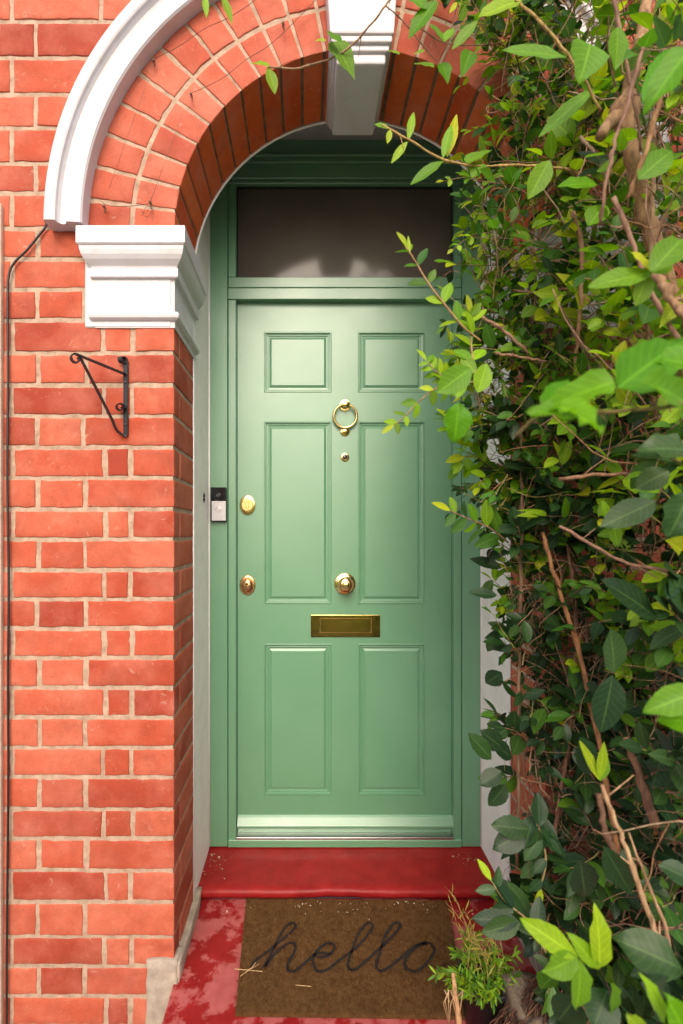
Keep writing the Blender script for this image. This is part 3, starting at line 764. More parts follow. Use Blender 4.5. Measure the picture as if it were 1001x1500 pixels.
wire([(281, 136), (300, 128), (330, 112), (360, 88), (400, 62), (455, 8), (470, -10)], YF-.018, 'climbing_wire', 'rusty training wire across the inner arch bricks, from the nail above the arch shoulder', [(281, 136)])
wire([(147, 294), (160, 301), (190, 302), (218, 298), (222, 290)], YF-.016, 'climbing_wire', 'short slack wire strung between two nails just above the white capital', [(153, 300), (221, 294)])
m = MB(); m.tube([W(222, 292, YF-.012), W(268, 165, YF-.010)], .0004, 4); m.tube([W(160, 276, YF-.010), W(215, 122, YF-.010)], .0004, 4)
m.tube(cr([W(a, b, YF-.012) for a, b in ((222, 300), (212, 312), (206, 305), (214, 318), (224, 308), (216, 302), (208, 316))], 5), .0005, 4)
tag(m.build('stray_wire', M['rust_wire']), 'hair-thin stray wires rising over the arch bricks above the capital', 'wire')

# ---------------------------------------------------------------- doormat
dm = empty('doormat', tuple(W(500, 1480, 1.23)), 'brown coir doormat with hello in black script below the step', 'doormat')
MZ = .016
def FP(px, py, z=MZ):
    Y = (CH-z)*F/(py-VY); return Vector(((px-VX)/F*Y, Y, z))
c00, c10, c11, c01 = FP(345, 1481), FP(664+22, 1486), FP(656, 1318), FP(361, 1314)
def mp_(u, v): return c00.lerp(c10, u).lerp(c01.lerp(c11, u), v)
m = MB(); nx, ny = 60, 40; vs = []
for j in range(ny+1):
    for i in range(nx+1):
        p = mp_(i/nx, j/ny); p.z = .012+.0016*noise.noise(p*30); vs.append(p)
m.add(vs, [(j*(nx+1)+i, j*(nx+1)+i+1, (j+1)*(nx+1)+i+1, (j+1)*(nx+1)+i) for j in range(ny) for i in range(nx)], 0, True)
per = [i for i in range(nx+1)]+[(nx+1)*(j+1)-1 for j in range(1, ny+1)]+[ny*(nx+1)+i for i in range(nx-1, -1, -1)]+[j*(nx+1) for j in range(ny-1, 0, -1)]
top = [vs[i] for i in per]; bot = [Vector((p.x, p.y, .002)) for p in top]; k = len(per)
m.add(top+bot, [(i, k+i, k+(i+1) % k, (i+1) % k) for i in range(k)], 0)
m.build('backing', M['coir_base'], dm)
# fibres
strokes_c = [
 [(108, 335), (128, 303), (180, 265), (240, 215), (285, 176), (296, 156), (277, 146), (246, 172), (215, 228), (187, 288), (163, 332)],
 [(168, 326), (212, 272), (262, 232), (294, 236), (288, 272), (266, 308), (262, 340), (288, 349), (325, 322), (383, 275), (440, 275)],
 [(378, 288), (430, 284), (458, 252), (446, 232), (418, 236), (382, 266), (368, 310), (384, 346), (424, 344), (482, 300), (545, 254), (596, 198), (618, 158), (597, 147), (560, 190), (532, 262), (514, 322), (530, 344), (562, 330), (622, 276), (676, 226), (716, 184), (735, 156), (712, 146), (676, 190), (650, 262), (634, 322), (650, 346), (684, 334), (742, 288), (792, 244), (842, 228)],
 [(842, 228), (798, 250), (755, 300), (765, 340), (810, 345), (856, 300), (878, 255), (852, 230), (825, 236)]]
strokes = []
for s in strokes_c: strokes.append(cr([FP(330+a/2.86, 1300+b/2.86) for a, b in s], 8))
flat = [(p.x, p.y) for s in strokes for p in s]
cell = {}
for x, y in flat: cell.setdefault((int(x//.01), int(y//.01)), []).append((x, y))
def ink(x, y):
    cx_, cy_ = int(x//.01), int(y//.01)
    for a in (-1, 0, 1):
        for b in (-1, 0, 1):
            for (u, v) in cell.get((cx_+a, cy_+b), ()):
                if (u-x)**2+(v-y)**2 < .0062**2: return True
    return False
m = MB(); rf = random.Random(3)
for k in range(26000):
    u, v = rf.random(), rf.random(); p = mp_(u, v); p.z = .011
    h_ = rf.uniform(.003, .0065); le = Vector((rf.gauss(0, .0028), rf.gauss(0, .0028), h_))
    e = Vector((rf.gauss(0, 1), rf.gauss(0, 1), 0)).normalized()*rf.uniform(.0005, .0009)
    if ink(p.x, p.y): col = (.020, .013, .011)
    elif u < .012 or u > .988 or v < .018: p += Vector((rf.uniform(-.004, .004), rf.uniform(-.005, .002), 0)); col = (.11, .055, .02)
    else:
        t = rf.random(); t2 = .5+.5*noise.noise((p.x*16, p.y*16, 2))
        s_ = .55+.75*t2; col = (lin(.070, .185, t)*s_, lin(.030, .088, t)*s_, lin(.009, .032, t)*s_)
    m.add([p-e, p+e, p+le+e*.3, p+le-e*.3], [(0, 1, 2, 3)], 0, False, col)
m.build('coir_pile', M['coir'], dm)
m = MB()
for s in strokes:
    for a in range(len(s)-1):
        p, q_ = s[a].copy(), s[a+1].copy(); p.z = q_.z = .0145
        t = (q_-p).normalized(); sd = Vector((-t.y, t.x, 0))*.0036
        m.add([p-sd, p+sd, q_+sd+t*.001, q_-sd+t*.001], [(0, 1, 2, 3)], 0)
m.build('hello_lettering', M['mat_ink'], dm)

# ---------------------------------------------------------------- hedge added behind the viewer, out of view, to block low sky
hd = MB(); rh = random.Random(2)
def blocker_hedge(x0, x1, y0, y1, h_, n, mbx):
    lump(x0+.06, x1-.06, y0+.06, y1-.06, -.13, h_-.08, .05, 2, mbx)
    for k in range(n):
        f = rh.random(); x = rh.uniform(x0, x1); z = rh.uniform(-.1, h_); y = y1+rh.uniform(-.06, .03)
        if f < .25: z = h_+rh.uniform(-.05, .04); y = rh.uniform(y0, y1)
        d = Vector((rh.gauss(0, 1), rh.gauss(.5, .6), rh.gauss(.3, .8))).normalized()
        leaf(mbx, Vector((x, y, z)), d, Vector((0, .6, .8)), .07, .04, (.05*rh.uniform(.5, 1.5), .12*rh.uniform(.6, 1.3), .02))
def leaf(mb, base, d, nrm, L, Wd, col, fold=.25, curl=.25, shape='ovate', fine=False, wave=0):
    d = d.normalized(); nrm = (nrm-d*d.dot(nrm))
    nrm = nrm.normalized() if nrm.length > 1e-5 else d.orthogonal().normalized()
    s = d.cross(nrm)
    if shape == 'heart': tb = [(0, .25), (.06, .72), (.2, .98), (.4, .88), (.6, .62), (.8, .32), (.93, .10), (1, 0)]
    elif shape == 'lance': tb = [(0, .04), (.12, .45), (.3, .85), (.5, 1), (.7, .82), (.86, .45), (.95, .2), (1, 0)]
    elif shape == 'blade': tb = [(0, .6), (.15, .9), (.4, 1), (.65, .8), (.85, .45), (1, 0)]
    else: tb = [(0, .05), (.1, .48), (.25, .86), (.45, 1), (.65, .88), (.82, .56), (.93, .25), (1, 0)]
    us = (-1, -.5, 0, .5, 1) if fine else (-1, 0, 1)
    vs = []; uv = []; ph = random.uniform(0, 6)
    for t, w in tb:
        bend = curl*t*t
        c = base+d*(L*(t-.12*curl*t*t))-nrm*(L*bend*.5)
        for u in us:
            hgt = fold*abs(u)*w*Wd*.5*(.9 if abs(u) == 1 else 1.0)
            hgt += wave*Wd*math.sin(t*14+ph+(2 if u > 0 else 0))*abs(u)*.12
            vs.append(c+s*(u*w*Wd*.5)+nrm*hgt); uv.append((u, t))
    k = len(us); n = len(tb)
    fs = [(i*k+j, i*k+j+1, (i+1)*k+j+1, (i+1)*k+j) for i in range(n-1) for j in range(k-1)]
    mb.add(vs, fs, 0, True, col, uv)

rp = random.Random(21)
def jit3(r, s): return Vector((r.gauss(0, s), r.gauss(0, s), r.gauss(0, s)))
def vary(r, c, s=.18):
    k = 1+r.uniform(-s, s); return (c[0]*k*(1+r.uniform(-.15, .15)), c[1]*k, c[2]*k*(1+r.uniform(-.15, .15)))
DARK = [(.012, .034, .011), (.017, .048, .013), (.025, .062, .014)]
MIDG = [(.055, .145, .014), (.080, .185, .014), (.045, .125, .020)]
BRI = [(.180, .330, .012), (.240, .400, .014), (.130, .270, .014)]
YEL = [(.380, .440, .016), (.320, .420, .018)]
def twig(leaves, stems, base, d, length, n, size, r, tone, shape, asp=.5, droop=.0, tip=True, wcol=(1, .9, .85), rad=.0014, spread=.9, wave=0, fine=False, young=0):
    d = d.normalized(); pts = [base]; cd = d.copy(); seg = 6
    for i in range(seg):
        cd = (cd+jit3(r, .14)+Vector((0, 0, -droop))).normalized(); pts.append(pts[-1]+cd*length/seg)
    stems.tube(pts, [lin(rad, rad*.45, i/seg) for i in range(seg+1)], 5, col=wcol)
    rot = r.uniform(0, 6.28)
    for i in range(n):
        f = lin(.15, 1, (i+.5)/n) if n > 1 else 1
        x = f*seg; k = min(int(x), seg-1); p = pts[k].lerp(pts[k+1], x-k); t = (pts[k+1]-pts[k]).normalized()
        o = t.orthogonal().normalized(); rot += math.pi/2+r.uniform(-.3, .3)
        for sgn in (0, math.pi):
            if r.random() < .12: continue
            rad_d = Matrix.Rotation(rot+sgn, 3, t)@o
            ld = (t*(.55+.5*f)+rad_d*spread+jit3(r, .18)).normalized()
            nn = (Vector((.0, -.55, .85))+t*.25+jit3(r, .42))
            c = r.choice(tone if not (young and f > 1-young) else YEL)
            s = size*(1.05-.45*f*(1 if tip else 0))*r.uniform(.75, 1.2)
            leaf(leaves, p+ld*.004, ld, nn, s, s*asp*r.uniform(.85, 1.15), vary(r, c), r.uniform(.1, .45), r.uniform(.0, .5), shape, fine, wave)
    if tip:
        leaf(leaves, pts[-1], (pts[-1]-pts[-2]), Vector((0, -.6, .8))+jit3(r, .3), size*.6, size*.6*asp, vary(r, r.choice(YEL if young else tone)), .4, .1, shape)
    return pts

BND = [(-60, 640), (0, 655), (60, 708), (120, 746), (200, 732), (300, 710), (400, 698), (470, 690), (540, 680), (620, 690), (700, 712), (760, 735), (820, 735), (900, 742), (960, 748),
       (1030, 742), (1080, 735), (1150, 748), (1220, 750), (1300, 748), (1360, 770), (1500, 810), (1600, 820)]
def bnd(py): return interp(BND, py)

vine = empty('climbing_vine', (.62, 1.27, -.0), 'tangled climbing vine with pale green leaves over the right side of the arch', 'vine')
shrub = empty('evergreen_shrub', (.80, 1.12, -.0), 'dark glossy-leaved evergreen shrub filling the lower right beside the step', 'shrub')
vl, vst = MB(), MB()      # vine leaves and stems
slf, sst = MB(), MB()     # shrub leaves and stems

def depth(px, py, r, u=None):
    """depth of the plant mass: near the wall at its left edge, bulging towards the camera on the right"""
    b = bnd(py); w = max(0, min(1, (px-b)/300))
    y0 = 1.24-.55*w; return r.uniform(y0, 1.28)
# woody upright stems, shared framework of the vine and the shrub
def upright(path, r0, r1, col, mbx, sides=7, n=6):
    pts = cr([W(*q) for q in path], n); pts = [p+jit3(rp, r0*.25) for p in pts]
    mbx.tube(pts, [lin(r0, r1, i/(len(pts)-1))*rp.uniform(.86, 1.1)*(1.28 if i % 9 == 4 else 1) for i in range(len(pts))], sides+2, col=col)
    for i in range(4, len(pts)-1, 9):      # broken side twigs at the nodes
        d = (pts[i+1]-pts[i]).normalized()+jit3(rp, .6); mbx.tube([pts[i], pts[i]+d*.010, pts[i]+d*.022+jit3(rp, .003)], [r0*.45, r0*.35, r0*.2], 6, col=col)
    return pts
TAN = (1.15, .95, .72); PUR = (.85, .62, .58); GRY = (.8, .72, .62); BRN = (.62, .45, .36); YST = (1.0, .9, .35)
trunk = MB()
tp = [W(*q) for q in [(1010, 1330, 1.12), (1010, 1000, 1.1), (1005, 760, 1.06), (1000, 560, 1.0), (985, 455, .90), (968, 390, .88), (950, 330, .87), (935, 270, .86), (922, 210, .85), (915, 165, .85), (925, 120, .86), (938, 60, .88), (950, -10, .9), (960, -90, .92)]]
tp = cr(tp, 6); tr = [lin(.018, .009, i/(len(tp)-1)) for i in range(len(tp))]
for i, p in enumerate(tp):
    if abs(p.z-W(915, 165, .85).z) < .035: tr[i] += .012*(1-abs(p.z-W(915, 165, .85).z)/.035)
trunk.tube([p+jit3(rp, .002) for p in tp], tr, 12, col=(.95, .72, .5))
trunk.tube(cr([W(915, 165, .85), W(893, 180, .84), W(880, 200, .83)], 4), [.012]*4+[.009]*5, 9, col=(.9, .7, .5))
trunk.build('trunk', M['bark'], vine)
S = [([(960, 1500, 1.1), (985, 1200, 1.12), (940, 950, 1.1), (965, 700, 1.05), (948, 520, .95), (952, 420, .86), (955, 330, .84), (958, 250, .86)], .0065, .0045, TAN),
     ([(1010, 60, .62), (985, 90, .65), (960, 170, .68), (940, 240, .70), (920, 290, .72)], .005, .004, (1.1, .8, .5)),
     ([(895, -20, .75), (912, 60, .75), (925, 130, .75), (935, 175, .76), (940, 220, .78)], .0035, .003, PUR),
     ([(945, 60, .72), (920, 150, .72), (900, 215, .73), (885, 280, .74), (880, 330, .76)], .004, .003, PUR),
     ([(840, 310, .95), (852, 360, .95), (853, 420, .94), (847, 480, .95), (842, 560, .97)], .0055, .0045, (1.0, .72, .5)),
     ([(850, 200, .90), (880, 235, .88), (890, 270, .86)], .004, .003, GRY),
     ([(900, 290, .74), (925, 350, .74), (950, 420, .73), (990, 490, .70), (1010, 520, .68)], .0045, .004, PUR),
     ([(960, 395, .70), (985, 440, .68), (1010, 470, .66)], .008, .007, (.9, .7, .5)),
     ([(750, 425, 1.1), (790, 428, 1.05), (850, 420, 1.0)], .0035, .003, (.95, .75, .6)),
     ([(700, 462, 1.02), (740, 485, 1.0), (775, 520, 1.0)], .0045, .004, (.85, .65, .55)),
     ([(725, 518, 1.0), (760, 522, 1.0), (800, 530, 1.0)], .004, .003, (.85, .65, .5)),
     ([(820, 702, .9), (870, 696, .88), (930, 694, .86), (960, 698, .85)], .0045, .0035, (.9, .65, .5)),
     ([(820, 770, .88), (870, 800, .86), (920, 825, .84), (1005, 840, .82)], .0038, .0035, PUR),
     ([(760, 1270, 1.15), (760, 1000, 1.15), (763, 850, 1.13), (765, 700, 1.12), (760, 600, 1.12)], .0055, .004, (.75, .6, .5)),
     ([(800, 1300, 1.12), (830, 1100, 1.1), (845, 950, 1.08), (835, 820, 1.08), (800, 700, 1.1)], .006, .004, (.7, .45, .38)),
     ([(905, 1250, .95), (880, 1100, .98), (850, 960, 1.0), (815, 850, 1.02), (795, 780, 1.05)], .007, .005, (.95, .55, .3)),
     ([(985, 1416, .72), (960, 1360, .73), (930, 1280, .74), (905, 1210, .76), (880, 1150, .78)], .0055, .0042, (1.15, .95, .7)),
     ([(985, 1416, .72), (972, 1350, .74), (940, 1270, .75), (920, 1220, .77)], .004, .002, (1.0, .8, .6)),
     ([(900, 1250, .9), (885, 1210, .9), (878, 1160, .92)], .008, .007, (.55, .38, .3)),
     ([(960, 1210, .85), (930, 1120, .87), (915, 1080, .88)], .010, .006, (.75, .5, .4)),
     ([(560, 183, 1.02), (600, 205, 1.03), (650, 234, 1.05), (700, 243, 1.06), (760, 242, 1.05), (830, 248, 1.03), (865, 258, 1.0)], .0020, .0026, (1.1, .95, .45)),
     ([(580, -15, .98), (565, 8, .98), (535, 45, 1.0), (500, 78, 1.02), (440, 99, 1.04), (394, 98, 1.05)], .0030, .0022, (1.0, .8, .6)),
     ([(565, 8, .98), (590, 30, 1.0), (615, 60, 1.02), (640, 90, 1.04)], .0014, .001, BRN),
     ([(675, -10, 1.1), (662, 40, 1.1), (650, 90, 1.12)], .0012, .001, BRN), ([(600, 30, 1.05), (650, 62, 1.08), (700, 66, 1.1), (740, 62, 1.1)], .0012, .001, BRN),
     ([(755, 0, .80), (790, 30, .78), (840, 90, .76), (880, 160, .75)], .0028, .0025, YST),
     ([(755, 640, .5), (790, 610, .48), (860, 605, .46), (960, 598, .44), (1010, 590, .43)], .0016, .002, (.5, .55, .2)),
     ]
for pth, r0, r1, col in S:
    if r0 < .0022: upright(pth, r0, r1, col, vst); continue
    lowp = pth[0][1] > 1000
    bm_ = MB(); upright(pth, r0*.78, r1*.78, tuple(c*.85 for c in col), bm_); bm_.build('branch', M['bark'], shrub if lowp else vine)
# random web of stems
for k in range(60):
    py = rp.uniform(-40, 1250); b = bnd(py); px = b+20+rp.random()**1.0*(1080-b); Y = depth(px, py, rp)
    L_ = rp.uniform(.2, .6); d = Vector((rp.gauss(.1, .35), rp.gauss(0, .15), 1)).normalized(); p = W(px, py, Y); pts = [p]
    for i in range(9):
        d = (d+jit3(rp, .13)).normalized(); q = pts[-1]+d*L_/9; q.y = min(q.y, 1.28); pts.append(q)
    r_ = rp.uniform(.001, .0030)
    sx = [q.z for q in pts]
    if min((VX+q.x/q.y*F)-bnd(VY-(q.z-CH)/q.y*F) for q in pts) < -4: continue
    vst.tube(pts, [lin(r_, r_*.7, i/9) for i in range(10)], 6, col=rp.choice([TAN, PUR, GRY, BRN, (.9, .65, .45)]))
for k in range(2300):
    py = rp.uniform(-60, 1420); b = bnd(py); px = b+8+rp.random()**1.15*(1100-b)
    Y = depth(px, py, rp)*.4+.6*rp.uniform(1.02, 1.27)
    if k % 4 == 0: Y = depth(px, py, rp)*.5+.5*(1.2-.5*max(0, min(1, (px-b)/300)))
    L_ = rp.uniform(.05, .2); d = jit3(rp, 1); d.y *= .4; d.z += .5*rp.choice((-1, 1)); d.normalize(); p = W(px, py, Y); pts = [p]
    for i in range(5):
        d = (d+jit3(rp, .22)).normalized(); q = pts[-1]+d*L_/5; q.y = min(q.y, 1.29); pts.append(q)
    if min((VX+q.x/q.y*F)-bnd(VY-(q.z-CH)/q.y*F) for q in pts) < -14: continue
    r_ = rp.choice([.0006, .0008, .001, .0014, .0018])
    mbx = vst if py < 800 else sst
    mbx.tube(pts, [lin(r_, r_*.6, i/5) for i in range(6)], 4, col=rp.choice([TAN, PUR, GRY, BRN, BRN, (.45, .3, .25), (.9, .6, .4)]), cap=False)

# vine foliage
rv = random.Random(77)
for k in range(1500):
    py = rv.uniform(-90, 1080)
    if py > 600 and rv.random() < (py-600)/480: continue
    b = bnd(py); px = b+6+rv.random()**1.35*(1120-b)
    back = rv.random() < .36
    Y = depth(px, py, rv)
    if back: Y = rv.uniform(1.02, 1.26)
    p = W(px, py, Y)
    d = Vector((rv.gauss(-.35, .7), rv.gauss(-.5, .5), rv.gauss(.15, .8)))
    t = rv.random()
    if back: tone = DARK+MIDG  # deep shade at the back of the vine put into darker leaf colours
    elif t < (.70 if px < b+130 else .58): tone = BRI+YEL[:1]
    elif t < .88: tone = MIDG+BRI[:1]
    else: tone = DARK+MIDG
    sz = rv.uniform(.036, .068)*(.85 if px < b+50 else 1)*(.85 if back else 1.1)
    twig(vl, vst, p, d, rv.uniform(.05, .14), rv.choice((2, 2, 3)), sz, rv, tone, rv.choice(('ovate', 'ovate', 'lance', 'heart')), rv.uniform(.45, .68), rv.uniform(-.03, .1),
         wcol=rv.choice([(.9, 1, .4), BRN, PUR, (.8, .8, .35)]), rad=.0011, young=.35 if tone is BRI and rv.random() < .5 else 0)
# shrub foliage (dark, larger, whorled)
for k in range(1050):
    py = rv.uniform(560, 1560)
    if py < 820 and rv.random() < (820-py)/300: continue
    b = bnd(py); px = b+10+rv.random()**1.1*(1120-b)
    if 745 < px < 850 and 1080 < py < 1230 and rv.random() < .6: continue
    if 860 < px < 1000 and 760 < py < 900 and rv.random() < .75: continue
    if px < 860 and 800 < py < 1010 and rv.random() < .3: continue
    Y = depth(px, py, rv) if rv.random() < .6 else rv.uniform(1.05, 1.25)
    p = W(px, py, Y)
    if p.z < .1: p.z = .1
    d = Vector((rv.gauss(-.3, .6), rv.gauss(-.6, .4), rv.gauss(.45, .6)))
    sz = rv.uniform(.048, .082)
    twig(slf, sst, p, d, rv.uniform(.04, .10), rv.choice((2, 2, 3)), sz, rv, DARK if rv.random() < .62 else DARK+MIDG, rv.choice(('ovate', 'ovate', 'lance')), rv.uniform(.44, .56), .02,
         wcol=rv.choice([(.7, .8, .35), BRN, (.8, .7, .4)]), rad=.0018, young=0)
# placed leaves: (base px,py) -> (tip px,py), width px, depth
def L2(mb, a, b, w, Y, tone, shape='ovate', dy=0, fold=.2, curl=.15, nrm=(.1, -.9, .5), fine=True, wave=.3):
    if Y < .62: wave, curl, fold = .9, .35, .34
    p, q = W(a[0], a[1], Y), W(b[0], b[1], Y+dy)
    leaf(mb, p, q-p, Vector(nrm)+jit3(rv, .12), (q-p).length, w/F*Y, vary(rv, rv.choice(tone), .1), fold, curl, shape, fine, wave)
BG = [(.085, .250, .002), (.110, .290, .003)]
for a in [((900, 560), (770, 598), 62, .43, BG, 'heart', .03), ((905, 568), (1035, 470), 78, .45, BG, 'heart', .02), ((820, 596), (892, 625), 88, .42, BG, 'heart', -.02), ((940, 560), (1045, 590), 66, .42, BG, 'ovate', .03), ((800, 600), (855, 545), 50, .47, BG, 'heart', .03), ((1040, 540), (930, 510), 50, .45, BG, 'ovate', .02),
          ((865, 610), (775, 590), 46, .45, BG, 'ovate', 0), ((1030, 1010), (945, 1042), 44, .5, BG+BRI, 'lance', 0), ((1030, 1060), (960, 1050), 38, .5, BG, 'ovate', .02),
          ((845, 1402), (768, 1346), 34, .58, BRI, 'lance', 0), ((845, 1402), (800, 1428), 34, .58, BRI, 'ovate', -.02), ((850, 1405), (852, 1490), 34, .58, BRI, 'lance', -.02), ((878, 1420), (838, 1370), 24, .6, BRI, 'lance', 0),
          ((878, 1420), (882, 1332), 34, .6, BRI, 'ovate', 0), ((896, 1440), (906, 1495), 26, .6, BRI, 'ovate', 0), ((975, 1500), (950, 1430), 26, .5, BRI, 'lance', 0), ((1010, 1530), (985, 1462), 50, .48, BG, 'ovate', 0), ((940, 1520), (925, 1488), 30, .5, BRI, 'ovate', 0),
          ((877, 1142), (852, 1084), 17, .78, YEL, 'lance', 0), ((878, 1142), (887, 1088), 15, .78, YEL, 'lance', -.01), ((879, 1144), (891, 1108), 16, .78, BRI, 'lance', 0),
          ((955, 400), (862, 415), 42, .62, YEL+BRI, 'ovate', 0), ((955, 398), (1010, 335), 44, .6, BRI, 'ovate', 0), ((950, 402), (932, 448), 30, .62, BRI, 'ovate', 0), ((950, 395), (925, 365), 34, .62, YEL, 'ovate', 0), ((958, 400), (988, 388), 20, .62, BRI, 'ovate', 0),
          ((875, 270), (818, 268), 34, .80, BG, 'ovate', 0), ((935, 262), (990, 215), 40, .7, BRI, 'ovate', 0), ((885, 300), (862, 330), 34, .85, YEL+BRI, 'ovate', 0),
          ((830, 85), (735, 65), 34, .72, BRI, 'lance', 0), ((865, 65), (850, 122), 62, .72, BRI, 'heart', 0), ((905, 40), (905, 100), 34, .74, BRI, 'ovate', 0), ((870, 130), (790, 195), 24, .78, BRI, 'lance', 0), ((805, 235), (775, 290), 32, .95, BRI, 'ovate', 0), ((940, 150), (1000, 45), 34, .55, BG, 'lance', 0),
          ((1020, 60), (945, 150), 46, .5, BG, 'ovate', 0), ((990, 0), (960, -30), 30, .6, BRI, 'ovate', 0), ((700, 30), (662, 70), 18, 1.0, BRI, 'lance', 0), ((765, 0), (700, 20), 40, .8, BRI, 'ovate', 0),
          ((490, 62), (522, 114), 42, 1.02, BRI, 'heart', 0), ((497, 62), (478, 42), 24, 1.0, BG, 'heart', 0), ((395, 98), (368, 90), 26, 1.05, BRI, 'ovate', 0), ((393, 98), (404, 136), 18, 1.05, BRI, 'lance', 0), ((478, 60), (462, 58), 12, 1.0, YEL, 'ovate', 0),
          ((325, -10), (341, 32), 13, .9, BRI, 'lance', 0), ((300, -10), (303, 24), 10, .9, BRI, 'lance', 0), ((592, -10), (632, 12), 26, .95, BG, 'ovate', 0), ((640, 0), (598, 52), 28, .95, BG, 'ovate', 0), ((652, 62), (628, 28), 18, 1.05, BRI, 'ovate', 0), ((650, 62), (665, 38), 16, 1.05, BRI, 'ovate', 0),
          ((585, 80), (568, 72), 14, 1.05, BRI, 'heart', 0), ((636, 98), (606, 90), 18, 1.05, BRI, 'heart', 0), ((648, 92), (658, 122), 24, 1.08, BG, 'heart', 0), ((690, 75), (676, 112), 26, 1.1, BG, 'heart', 0), ((622, 75), (606, 78), 12, 1.05, BRI, 'heart', 0),
          ((570, 188), (548, 180), 13, 1.02, BRI, 'ovate', 0), ((572, 190), (568, 210), 9, 1.02, YEL, 'ovate', 0), ((598, 206), (607, 160), 12, 1.03, BRI, 'lance', 0), ((597, 207), (573, 238), 12, 1.03, BRI, 'lance', 0), ((651, 234), (600, 268), 19, 1.05, BRI, 'lance', 0), ((649, 232), (662, 178), 15, 1.05, BRI, 'lance', 0), ((655, 230), (672, 162), 16, 1.07, YEL, 'lance', 0),
          ((705, 240), (690, 262), 26, 1.06, BRI, 'heart', 0), ((683, 238), (722, 215), 26, 1.06, BRI, 'heart', 0),
          ((690, 540), (640, 575), 40, .72, BG+BRI, 'ovate', 0), ((672, 590), (668, 650), 42, .60, BG, 'ovate', 0), ((700, 575), (715, 530), 28, .8, BRI, 'ovate', 0)]:
    L2(vl, a[0], a[1], a[2], a[3], a[4], a[5], a[6])
for a in [((905, 855), (960, 895), 0), ]: pass
for a in [((962, 905), (885, 845), 52, .72), ((1010, 900), (985, 835), 50, .70), ((900, 985), (898, 920), 44, .75), ((898, 990), (882, 1078), 46, .75), ((850, 1080), (868, 1140), 38, .8), ((960, 735), (880, 770), 42, .66), ((1010, 660), (940, 650), 50, .6), ((1010, 720), (985, 790), 56, .6), ((980, 690), (930, 715), 36, .65),
          ((735, 832), (688, 816), 19, 1.12), ((722, 850), (708, 872), 16, 1.1), ((728, 872), (688, 866), 18, 1.1), ((728, 930), (714, 955), 18, 1.15), ((735, 985), (711, 1002), 26, 1.12), ((720, 1112), (687, 1073), 28, 1.02), ((735, 1095), (705, 1070), 30, 1.04), ((750, 1110), (720, 1085), 26, 1.05), ((735, 1130), (702, 1150), 26, 1.04), ((742, 1150), (716, 1182), 26, 1.04),
          ((775, 1215), (720, 1208), 32, .95), ((770, 1218), (722, 1245), 34, .95), ((790, 1210), (790, 1160), 26, .95), ((788, 1215), (785, 1270), 26, .95), ((792, 1215), (835, 1258), 22, .95), ((760, 1350), (690, 1345), 28, .92), ((762, 1352), (705, 1368), 28, .92), ((770, 1340), (720, 1290), 22, .95), ((780, 1345), (745, 1290), 22, .96),
          ((920, 1260), (870, 1320), 0, 0), ((885, 1240), (930, 1318), 36, .8), ((850, 1260), (860, 1320), 44, .85), ((1000, 1420), (900, 1370), 60, .6), ((945, 1440), (985, 1480), 60, .58), ((845, 1460), (815, 1500), 44, .65), ((890, 1450), (870, 1510), 50, .62), ((1015, 1290), (965, 1265), 34, .7)]:
    if a[3]: L2(slf, a[0], a[1], a[2], a[3], DARK, 'ovate', rv.uniform(-.02, .02), nrm=(rv.uniform(-.3, .3), -.8, .6))
def sprig(mb, st_, path, r0, tone, sz, n, r, asp=.5, shape='ovate', col=(.9, .8, .5)):
    pts = cr([W(*q) for q in path], 5); m_ = len(pts)
    st_.tube(pts, [lin(r0, r0*.5, i/(m_-1)) for i in range(m_)], 6, col=col)
    for i in range(n):
        f = (i+.6)/n; x = f*(m_-1); k = min(int(x), m_-2); p = pts[k].lerp(pts[k+1], x-k); t = (pts[k+1]-pts[k]).normalized()
        for sg in (-1, 1):
            sd = t.cross(Vector((0, -1, 0))).normalized()*sg
            ld = t*.7+sd*.8+jit3(r, .2); s = sz*lin(1.1, .6, f)*r.uniform(.8, 1.2)
            leaf(mb, p, ld, Vector((0, -.8, .5))+jit3(r, .35), s, s*asp, vary(r, r.choice(tone)), .3, .2, shape)
    leaf(mb, pts[-1], pts[-1]-pts[-2], Vector((.2, -.8, .4)), sz*.8, sz*.8*asp*.8, vary(r, r.choice(YEL)), .4, .1, 'lance')
sprig(vl, vst, [(705, 500, .95), (680, 480, .93), (655, 450, .92), (628, 415, .92), (610, 385, .92), (596, 362, .92)], .0024, BRI+MIDG, .045, 6, rv, .48, 'lance', (1, .8, .5))
for dx in (-6, -2, 3): L2(vl, (600, 372), (594+dx*1.5, 346-abs(dx)), 5, .92, YEL, 'lance')
sprig(vl, vst, [(700, 560, .85), (665, 560, .85), (640, 568, .85), (612, 590, .85), (592, 612, .85), (578, 622, .85)], .0016, BRI+YEL, .034, 6, rv, .5, 'ovate')
sprig(vl, vst, [(665, 560, .85), (640, 545, .85), (625, 528, .85)], .0013, BRI, .034, 4, rv)
sprig(vl, vst, [(745, 795, 1.1), (720, 775, 1.08), (700, 765, 1.06), (682, 758, 1.05), (660, 748, 1.04)], .0020, BRI+MIDG, .060, 5, rv, .45, 'lance', PUR)
sprig(vl, vst, [(700, 560, .9), (692, 520, .92), (690, 480, .95), (688, 460, .95)], .002, BRI, .048, 6, rv, .5, 'lance')
sprig(slf, sst, [(775, 1180, 1.0), (790, 1215, .96), (800, 1260, .95), (792, 1300, .95)], .003, DARK, .06, 4, rv, .5)
sprig(slf, sst, [(800, 1395, .9), (775, 1350, .92), (740, 1320, .94), (720, 1290, .95)], .002, DARK, .055, 3, rv, .45)
